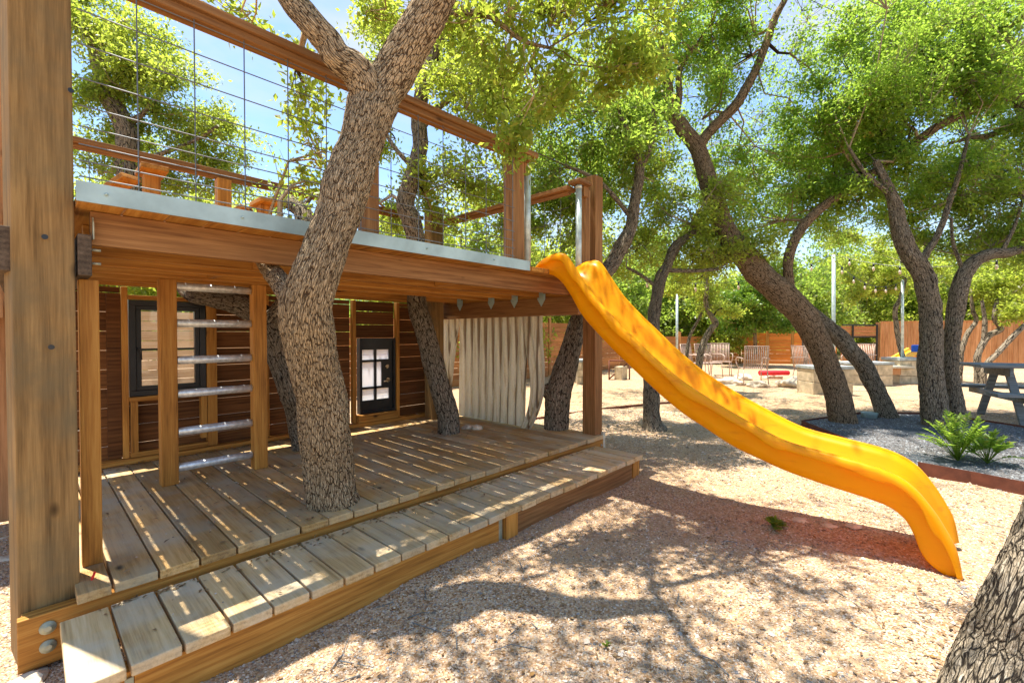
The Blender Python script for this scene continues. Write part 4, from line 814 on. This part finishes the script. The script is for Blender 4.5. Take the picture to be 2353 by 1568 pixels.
# vertical plank fence on the right
pf2 = thing('plank_fence', (24, 0, GZ), 'tall fence of vertical cedar planks running out of the picture on the right', 'fence')
ra, rb = wp(2022, 19.2), wp(2640, 15.6); L_ = np.linalg.norm(rb - ra); n = int(L_ / .147); dv = (rb - ra) / L_; ang = math.atan2(dv[1], dv[0])
pk = MB().box((-.07, -.01, -.86), (.07, .01, .86)).mesh('plank', M['picket'])[0]
for i in range(n): c = ra + dv * (.147 * i + .07); put('plank', pk, pf2, (c[0], c[1], GZ + .89 + random.uniform(-.004, .004)), (0, 0, ang))
MB().bar((ra[0], ra[1], GZ + 1.77), (rb[0], rb[1], GZ + 1.77), .10, .035).build('cap_rail', M['picket'], pf2)
MB().bar((ra[0] + .02, ra[1] - .02, GZ + .16), (rb[0] + .02, rb[1] - .02, GZ + .16), .03, .14).build('kick_board', M['brn_x'], pf2)
c = wp(2016, 19.1); MB().box((c[0] - .07, c[1] - .07, GZ), (c[0] + .07, c[1] + .07, GZ + 1.74)).build('fence_post', M['brn_z'], pf2)

# ------------------------------------------------------------------ yard furniture and the rest
def gp(px, py): return at(px, py, z=GZ)
def lawn_chair():
    t_ = thing('lawn_chair', (0, 0, 0), 'x', 'chair', 'tan metal lawn chairs around the fire pit')
    q = MB()
    for i in range(12):
        x = -.235 + i * .0427; q.tube([(x, .24, .43), (x, .27, .55), (x, .33, .95)], .010, 5)
    q.tube([(-.26, .24, .42), (-.26, .33, .96), (.26, .33, .96), (.26, .24, .42)], .013, 6); q.build('backrest', M['chair'], t_)
    q = MB()
    for i in range(9): y = -.22 + i * .055; q.bar((-.25, y, .42), (.25, y, .42), .034, .012)
    q.tube([(-.26, -.24, .42), (-.26, .24, .42)], .012, 6).tube([(.26, -.24, .42), (.26, .24, .42)], .012, 6); q.build('seat', M['chair'], t_)
    for s in (-1, 1):
        MB().tube([(s*.29, .31, .66), (s*.30, .05, .67), (s*.30, -.20, .665), (s*.30, -.30, .62), (s*.295, -.29, .53), (s*.27, -.22, .42)], .014, 6).build('armrest', M['chair'], t_)
        MB().tube([(s*.26, -.22, .42), (s*.275, -.26, .0)], .012, 6).build('leg', M['chair'], t_)
        MB().tube([(s*.26, .22, .42), (s*.275, .30, .0)], .012, 6).build('leg', M['chair'], t_)
    return t_
proto = lawn_chair()
def copy_tree(o):
    c = o.copy(); COL.objects.link(c)
    for ch in o.children: d = ch.copy(); COL.objects.link(d); d.parent = c
    return c
spots = [(1728, 884, 168, 'tan metal lawn chair facing the fire pit rocks, nearest the camera'), (1655, 862, -20, 'tan metal lawn chair turned to the front, before the fence right of the crooked oak'), (1598, 868, 38, 'tan metal lawn chair partly hidden between the slide edge and the crooked oak'),
         (1862, 884, 105, 'tan metal lawn chair seen side-on just left of the tall leaning trunk'), (1972, 868, -60, 'tan metal lawn chair glimpsed below the gate behind the crossing trunks'), (1628, 866, 10, 'tan metal lawn chair directly right of the small crooked oak trunk')]
for i, (px, py, rz, lb) in enumerate(spots):
    o = proto if i == 0 else copy_tree(proto); g_ = gp(px, py); o.location = g_; o.rotation_euler = (0, 0, R(rz) + AZ - R(90)); o['label'] = lb
def rock(px, py, wpx, hfrac, label, mat='stone', seed=0, g='limestone boulders ringing the fire pit', z0=None, name='boulder', cat='boulder'):
    b = gp(px, py) if z0 is None else at(px, py, z=z0); d = float((b - EYE) @ _fw); r_ = wpx * d / FOC / 2
    bm = bmesh.new(); bmesh.ops.create_icosphere(bm, subdivisions=3, radius=1)
    for v in bm.verts:
        n_ = noise.noise(v.co * 1.3 + Vector((seed * 7.3, 0, 0))) * .45 + noise.noise(v.co * 3.1 + Vector((0, seed * 3.3, 0))) * .16; v.co *= 1 + n_
        v.co = Vector((v.co.x * r_, v.co.y * r_ * .8, max(-.25 * r_, v.co.z * r_ * hfrac)))
    me = bpy.data.meshes.new(name); bm.to_mesh(me); bm.free(); me.materials.append(M[mat]); return tag(put(name, me, None, tuple(b + np.array([0, 0, r_ * hfrac * .35])), (0, 0, AZ - R(90))), label, cat, g)
rock(1672, 884, 62, .42, 'small pale limestone boulder left of the nearest lawn chair', seed=1)
rock(1740, 888, 44, .5, 'low tan boulder between the legs of the nearest lawn chair', seed=2)
rock(1822, 888, 74, .42, 'widest flat-topped limestone boulder right of the nearest lawn chair', seed=3)
rock(1868, 880, 34, .8, 'upright pale boulder between the flat boulder and the leaning trunk', seed=4)
rock(1705, 872, 40, .5, 'far pale boulder behind the nearest lawn chair, left side', seed=5)
rock(1775, 868, 34, .5, 'far pale boulder behind the red bolster', seed=6)
q = at(1778, 856, d=12.6); tag(MB().tube([q + _rt * -.42, q + _rt * -.40, q + _rt * .40, q + _rt * .42], [.05, .075, .065, .04], 14).build('bolster', M['red']), 'bright red bolster cushion lying on the fire pit boulders', 'cushion')
q = at(1858, 862, d=12.2); tag(MB().box((q[0] - .22, q[1] - .2, q[2] - .03), (q[0] + .22, q[1] + .2, q[2] + .03)).build('seat_cushion', M['red'], None, .02), 'red seat cushion on the side-on lawn chair by the leaning trunk', 'cushion')
# stone blocks with grey caps and a plank bench between two of them
def block(x0, x1, pyb, pyt, label, blk='conc', dep=.55):
    b = gp((x0 + x1) / 2, pyb); d = float((b - EYE) @ _fw); w_ = (x1 - x0) * d / FOC; h = (pyb - pyt) * d / FOC; t_ = thing('stone_block_pillar', tuple(b), label, 'stone pillar', 'capped limestone pillars of the bench')
    f2 = np.array([_fw[0], _fw[1], 0]); m_ = b + f2 * dep / 2; nrow = max(2, int(h / .2))
    for r_ in range(nrow):
        z0_, z1_ = h * .9 * r_ / nrow, h * .9 * (r_ + 1) / nrow - .006; sp = .5 + (.14 if r_ % 2 else -.12)
        for u0, u1 in ((0, sp), (sp, 1)):
            c = m_ + _rt * (w_ * ((u0 + u1) / 2 - .5)) + np.array([0, 0, (z0_ + z1_) / 2]); me = MB().box((-w_*(u1-u0)/2+.003, -dep/2, -(z1_-z0_)/2), (w_*(u1-u0)/2-.003, dep/2, (z1_-z0_)/2)).mesh('stone_block', M[blk], .008, 1)[0]
            put('stone_block', me, t_, tuple(c), (0, 0, AZ - R(90)))
    me = MB().box((-w_/2-.015, -dep/2-.02, -h*.05), (w_/2+.015, dep/2+.02, h*.05)).mesh('cap', M['cap'], .004)[0]; put('cap', me, t_, tuple(m_ + np.array([0, 0, h*.95])), (0, 0, AZ - R(90))); return m_ + np.array([0, 0, h])
block(1868, 1960, 908, 841, 'capped limestone pillar behind the tall leaning trunk')
block(1952, 2051, 886, 832, 'capped limestone pillar at the middle, left end of the plank bench')
pt3 = block(2066, 2135, 881, 822, 'capped limestone pillar carrying the thin metal pole')
b1 = at(2036, 842, d=11.2); b2 = at(2112, 842, d=11.9); bn = thing('plank_bench', tuple(b1), 'pale plank bench spanning between two limestone pillars', 'bench')
MB().bar(b1, b2, .36, .05).build('seat_board', M['white_lumber'], bn); MB().bar(b1 + np.array([0,0,-.12]), b2 + np.array([0,0,-.12]), .05, .16).build('support_board', M['side'], bn)
block(1326, 1353, 882, 826, 'narrow pale stone pillar just left of the far corner post')
def light_pole(px, pyt, d, r_, zb, label):
    b = at(px, 800, d=d); tp = at(px, pyt, d=d); t_ = thing('light_pole', (b[0], b[1], zb), label, 'pole', 'thin poles holding the string lights')
    MB().tube([(b[0], b[1], zb), (tp[0], tp[1], tp[2])], r_, 12).build('pole', M['pole'], t_); MB().tube([(tp[0], tp[1], tp[2]), (tp[0], tp[1], tp[2] + .03)], [r_ * 1.1, r_ * .6], 12).build('pole_cap', M['pole'], t_); return tp
tp1 = light_pole(1915, 583, 10.2, .038, GZ, 'tallest pale metal pole, beside the gate')
tp2 = light_pole(2073, 645, float((pt3 - EYE) @ _fw), .032, float(pt3[2]), 'pale metal pole standing on a capped limestone pillar')
tp3 = light_pole(1555, 672, 15, .04, GZ, 'slim pale pole seen over the slide against the brown fence')
def lights(a, b, sag, nb, label):
    a, b = np.array(a), np.array(b); t_ = thing('string_lights', tuple(a), label, 'string lights', 'festoon light strings'); f = lambda u: a + (b - a) * u - np.array([0, 0, sag * 4 * u * (1 - u)])
    MB().tube([f(u) for u in np.linspace(0, 1, 20)], .006, 4).build('cable', M['black'], t_)
    for i in range(nb):
        p_ = f((i + .7) / (nb + .4)); MB().tube([p_, p_ - np.array([0, 0, .07])], .017, 8).build('socket', M['black'], t_); MB().tube([p_ - np.array([0,0,.07]), p_ - np.array([0,0,.10]), p_ - np.array([0,0,.14]), p_ - np.array([0,0,.16])], [.013,.024,.020,.004], 8).build('bulb', M['bulb'], t_)
lights(tp1 + np.array([0, 0, -.1]), tp2, .35, 6, 'string of bulbs sagging between the two right-hand poles')
lights(tp1, at(1400, 622, d=7.5), .4, 5, 'string of bulbs running from the tallest pole left behind the slide top')
lights(tp1, at(2352, 585, d=7.5), .25, 6, 'string of bulbs running from the tallest pole to the right picture edge')
# toys
q = gp(2085, 868); ty = thing('toy_slide', tuple(q), 'yellow and blue plastic toddler slide behind the pole pillar', 'toy slide')
d_ = float((q - EYE) @ _fw); q0 = at(2052, 830, d=d_); q1 = at(2098, 806, d=d_ + .3)
for s in (-.16, .16): MB().bar(q0 + _fw * s, q1 + _fw * s + np.array([0, 0, .03]), .06, .14).build('side_rail', M['ytoy'], ty)
MB().bar(q0, q1, .30, .03).build('chute', M['ytoy'], ty)
for i in range(3): a_ = q1 + _rt * (.02 + .1 * i) + np.array([0, 0, -.06 - .12 * i]); MB().bar(a_ - _fw * .16, a_ + _fw * .16, .08, .05).build('step', M['ytoy'], ty)
a_ = at(2108, 800, d=d_); MB().box((a_[0] - .14, a_[1] - .14, a_[2] - .1), (a_[0] + .14, a_[1] + .14, a_[2] + .1)).build('side_panel', M['blue'], ty, .03)
q = gp(2015, 862); tt = thing('play_table', tuple(q), 'small pink-topped yellow kids table behind the plank bench', 'toy table'); z_ = at(2015, 838, d=float((q - EYE) @ _fw))[2]
MB().box((q[0]-.38, q[1]-.3, z_-.02), (q[0]+.38, q[1]+.3, z_+.02)).build('tabletop', M['pink'], tt, .015); MB().box((q[0]-.34, q[1]-.26, z_-.12), (q[0]+.34, q[1]+.26, z_-.022)).build('apron', M['ytoy'], tt, .01)
for sx in (-1, 1):
    for sy in (-1, 1): MB().box((q[0]+sx*.3-.03, q[1]+sy*.22-.03, GZ), (q[0]+sx*.3+.03, q[1]+sy*.22+.03, z_-.12)).build('leg', M['ytoy'], tt)
# rusty rack beyond the far post
q = gp(1425, 872); d_ = float((q - EYE) @ _fw); rk = thing('metal_stand', tuple(q), 'low rusty braced stand against the fence seen right of the far post', 'stand')
h_ = 44 * d_ / FOC; w_ = 26 * d_ / FOC; A_ = q - _rt * w_; B_ = q + _rt * w_ * .8; up_ = np.array([0, 0, h_])
for p1_, p2_, nm in ((A_, A_ + up_, 'leg'), (B_, B_ + up_, 'leg'), (A_ + up_, B_ + up_, 'top_rail'), (A_ + up_ * .05, B_ + up_ * .95, 'brace'), (A_, B_, 'bottom_rail')): MB().tube([p1_, p2_], .02, 6).build(nm, M['rust'], rk)
MB().box((q[0]-.12, q[1]-.1, GZ), (q[0]+.2, q[1]+.12, GZ + h_*.7)).build('stone_block', M['conc'], rk, .01)
# tub by the crossing trunk
q = gp(1997, 966); tag(MB().tube([(q[0], q[1], GZ), (q[0], q[1], GZ + .10), (q[0], q[1], GZ + .12)], [.085, .10, .105], 18).build('tub', M['tub']), 'small grey-green tub at the foot of the crossing oak trunk', 'tub')
# picnic table: local frame, long axis x
pc = at(2440, 800, d=6.35); pt = thing('picnic_table', (pc[0], pc[1], GZ), 'weathered grey picnic table at the right picture edge', 'picnic table', None, (0, 0, AZ - R(90) - R(24)))
def ploc(mb, name, mat, bev=.003):
    me, c = mb.mesh(name, M[mat], bev, 1); o = bpy.data.objects.new(name, me); COL.objects.link(o); o.parent = pt; o.location = c; return o
for i in range(5): y = -.30 + i * .15; ploc(MB().box((-1.0, y - .07, .775), (1.0, y + .07, .815)), 'tabletop_board', 'grey')
for s in (-1, 1):
    for j in (0, 1): y = s * (.66 + j * .15 - .075); ploc(MB().box((-1.0, y - .07, .415), (1.0, y + .07, .455)), 'bench_board', 'grey')
    for e in (-.62, .62): ploc(MB().bar((e, s * .16, .735), (e, s * .56, .0), .04, .09, (1, 0, 0)), 'leg', 'grey')
for e in (-.66, .66):
    ploc(MB().box((e - .02, -.78, .325), (e + .02, .78, .413)), 'crossbar', 'grey'); ploc(MB().box((e - .02, -.34, .655), (e + .02, .34, .773)), 'apron', 'grey')
# shrub in the bed: arching fronds of paired leaflets
def shrub(px, py, wpx, hpx, n, label, z=GZ + .05, lf=.05):
    b = at(px, py, z=z); d = float((b - EYE) @ _fw); w_, h = wpx * d / FOC / 2, hpx * d / FOC; t_ = thing('shrub', tuple(b), label, 'shrub', None)
    S = MB(); P, D = [], []
    for i in range(n):
        a = rng.uniform(0, 6.28); rr = rng.uniform(.1, 1) ** .6; tip = b + np.array([math.cos(a) * w_ * rr, math.sin(a) * w_ * rr, h * (1.08 - .75 * rr ** 2) * rng.uniform(.75, 1.05)]); m_ = b + (tip - b) * .5 + np.array([0, 0, h * .18])
        pts = [b * (1-u)**2 + 2*m_*u*(1-u) + tip*u*u for u in np.linspace(0, 1, 6)]; S.tube(pts, [.004, .0035, .003, .0025, .002, .0012], 4, False)
        for u in np.linspace(.45, 1, 8):
            p_ = b * (1-u)**2 + 2*m_*u*(1-u) + tip*u*u; tg = 2*(1-u)*(m_-b) + 2*u*(tip-m_); tg /= np.linalg.norm(tg); sd_ = np.cross(tg, [0, 0, 1.]); sd_ /= np.linalg.norm(sd_) + 1e-9
            for s in (-1, 1): P.append(p_); D.append(sd_ * s + tg * .7 + np.array([0, 0, .25]))
        P.append(tip); D.append(tg)
    S.build('stems', M['leaf'], t_); V, F = leaf_verts(np.array(P), np.array(D), lf, .8); c = V.mean(0); put('foliage', mesh_np('foliage', V - c, F, M['leafg']), t_, tuple(c)); return t_
shrub(2200, 1058, 150, 104, 44, 'bright green leafy shrub in the gravel bed before the twin trunks')
shrub(2268, 1064, 104, 76, 30, 'smaller bright green shrub touching the right side of the leafy one')
shrub(1777, 1212, 46, 20, 12, 'tiny green weed in the orange shadow under the slide', gz(3.5, .6).item(), .03)
shrub(1391, 1482, 14, 14, 3, 'single tiny green seedling in the gravel at the bottom', GZ, .014)
# rocks
rock(1838, 1198, 38, .28, 'pale orange stone half buried under the slide, left of two', 'stonew', 8, 'stones under the slide', -.22, 'rock', 'rock')
rock(1905, 1212, 34, .35, 'rounded orange stone half buried under the slide, middle', 'stonew', 9, 'stones under the slide', -.22, 'rock', 'rock')
rock(1962, 1212, 30, .45, 'rounded orange stone under the slide, nearest its foot', 'stonew', 10, 'stones under the slide', -.2, 'rock', 'rock')
rock(1074, 984, 30, .45, 'flat pale rock lying on the deck beside the slim oak', 'stonew', 11, 'loose rocks on the deck', 0., 'rock', 'rock')
rock(1096, 986, 22, .8, 'upright pale rock on the deck, right of the flat one', 'stonew', 12, 'loose rocks on the deck', 0., 'rock', 'rock')
rock(955, 958, 22, .55, 'small pale rock on the deck by the wall base', 'stonew', 13, 'loose rocks on the deck', 0., 'rock', 'rock')
rock(75, 1575, 90, .5, 'pale grey rock at the foot of the left corner post', 'stonew', 14, 'limestone rocks around the left corner', -.28, 'rock', 'rock')
rock(118, 1530, 60, .4, 'tan rock tucked under the end of the step', 'stonew', 15, 'limestone rocks around the left corner', -.28, 'rock', 'rock')
for i, (a, b, w_, lb) in enumerate(((8, 1290, 44, 'long pale rock left of the corner post, uppermost'), (12, 1378, 30, 'pale rock left of the corner post, just below the uppermost'), (10, 1470, 26, 'small grey rock left of the corner post, low down'), (6, 1240, 24, 'small rock left of the corner post near the mossy wall foot'))):
    rock(a, b, w_, .45, lb, 'stonew', 20 + i, 'limestone rocks around the left corner', -.26, 'rock', 'rock')
for i, (a, b, s_) in enumerate(((1676, 1200, 10), (1800, 1200, 10), (2145, 1050, 0))): pass
# pale offcuts standing by the far end of the deck
q = thing('lumber_offcut', (3.99, 2.45, GZ), 'pale lumber offcuts standing against the far end of the deck', 'lumber')
box_part('board', (3.945, 2.43, -.24), (3.975, 2.52, .02), M['white_lumber'], q, .002); box_part('board', (3.98, 2.44, -.24), (4.005, 2.53, .01), M['white_lumber'], q, .002)
# red wrapper beside the post
tag(MB().bar((.176, 2.50, -.0), (.188, 2.52, .024), .002, .016).build('wrapper', M['red']), 'crumpled red and white wrapper on the deck beside the left corner post', 'wrapper')
# fallen leaves and grit
def litter():
    n = 900; x = rng.uniform(.2, 3.7, n); y = rng.uniform(2.45, 4.5, n); m_ = rng.uniform(0, 1, n) < .55; y[m_] = 4.5 - np.abs(rng.normal(0, .05, m_.sum())); x[m_] = rng.uniform(.2, 2.4, m_.sum())
    P = np.stack([x, y, np.full(n, .004) + rng.uniform(0, .012, n)], -1)
    n2 = 260; P2 = np.stack([rng.uniform(.15, 3.7, n2), 2.36 - np.abs(rng.normal(0, .03, n2)), np.full(n2, -.065)], -1); P2[:30, 1] = rng.uniform(1.92, 2.36, 30)
    n3 = 4200; dd = rng.uniform(1.3, 9, n3); la = rng.uniform(-.9, 1.15, n3) * dd; X = _fw[0]*dd + _rt[0]*la; Y = _fw[1]*dd + _rt[1]*la; k = ~((X > .0) & (X < 3.95) & (Y > 1.85)); X, Y = X[k], Y[k]; P3 = np.stack([X, Y, gz(X, Y) + .008], -1)
    n4 = []
    for (bx_, by_, r_) in ((1.25, 2.62, .24), (2.95, 3.6, .16), (3.83, 2.95, .16), (4.7, 3.35, .25), (6.6, 1.2, .3), (7.0, .6, .3), (7.4, -.6, .4)):
        a = rng.uniform(0, 6.28, 60); q = r_ * (1 + np.abs(rng.normal(0, .35, 60))); x_, y_ = bx_ + q * np.cos(a), by_ + q * np.sin(a); on = (x_ > .1) & (x_ < 3.95) & (y_ > 2.4) & (y_ < 4.6); n4.append(np.stack([x_, y_, np.where(on, .006, gz(x_, y_) + .01)], -1))
    P = np.vstack([P, P2, P3] + n4); D = rng.normal(size=P.shape) * np.array([1, 1, .18]); sz = .026; V, F = leaf_verts(P, D, sz, .9)
    return put('fallen_leaves', mesh_np('fallen_leaves', V, F, M['litter']))
tag(litter(), kind='stuff')
def grit():
    n = 700; i = rng.integers(0, 26, n); x = .234 + (i) * .147 + rng.normal(0, .006, n); y = 4.55 - np.abs(rng.normal(0, .9, n)); y = np.clip(y, 2.42, 4.5); P = np.stack([x, y, np.full(n, .0)], -1)
    m_ = 260; P = np.vstack([P, np.stack([rng.uniform(.2, 3.8, m_), rng.uniform(2.42, 4.5, m_), np.full(m_, .003)], -1), np.stack([rng.uniform(.2, 3.8, 60), rng.uniform(1.92, 2.35, 60), np.full(60, -.067)], -1)])
    return stones('deck_grit', P, rng.uniform(.003, .007, len(P)), M['peb'], .7)
tag(grit(), kind='stuff')
def twigs():
    n = 130; dd = rng.uniform(1.5, 7, n); la = rng.uniform(-.5, 1.1, n) * dd; X = _fw[0]*dd + _rt[0]*la; Y = _fw[1]*dd + _rt[1]*la; k = ~((X > .0) & (X < 3.95) & (Y > 1.85)); X, Y = X[k], Y[k]; n = len(X); A = np.stack([X, Y, gz(X, Y) + .01], -1); a = rng.uniform(0, 6.28, n); l_ = rng.uniform(.04, .2, n)
    V, F, _ = twig_tubes(A, A + np.stack([np.cos(a) * l_, np.sin(a) * l_, np.zeros(n)], -1), .003, .0015); return put('fallen_twigs', mesh_np('fallen_twigs', V, F, M['grey']))
tag(twigs(), kind='stuff')
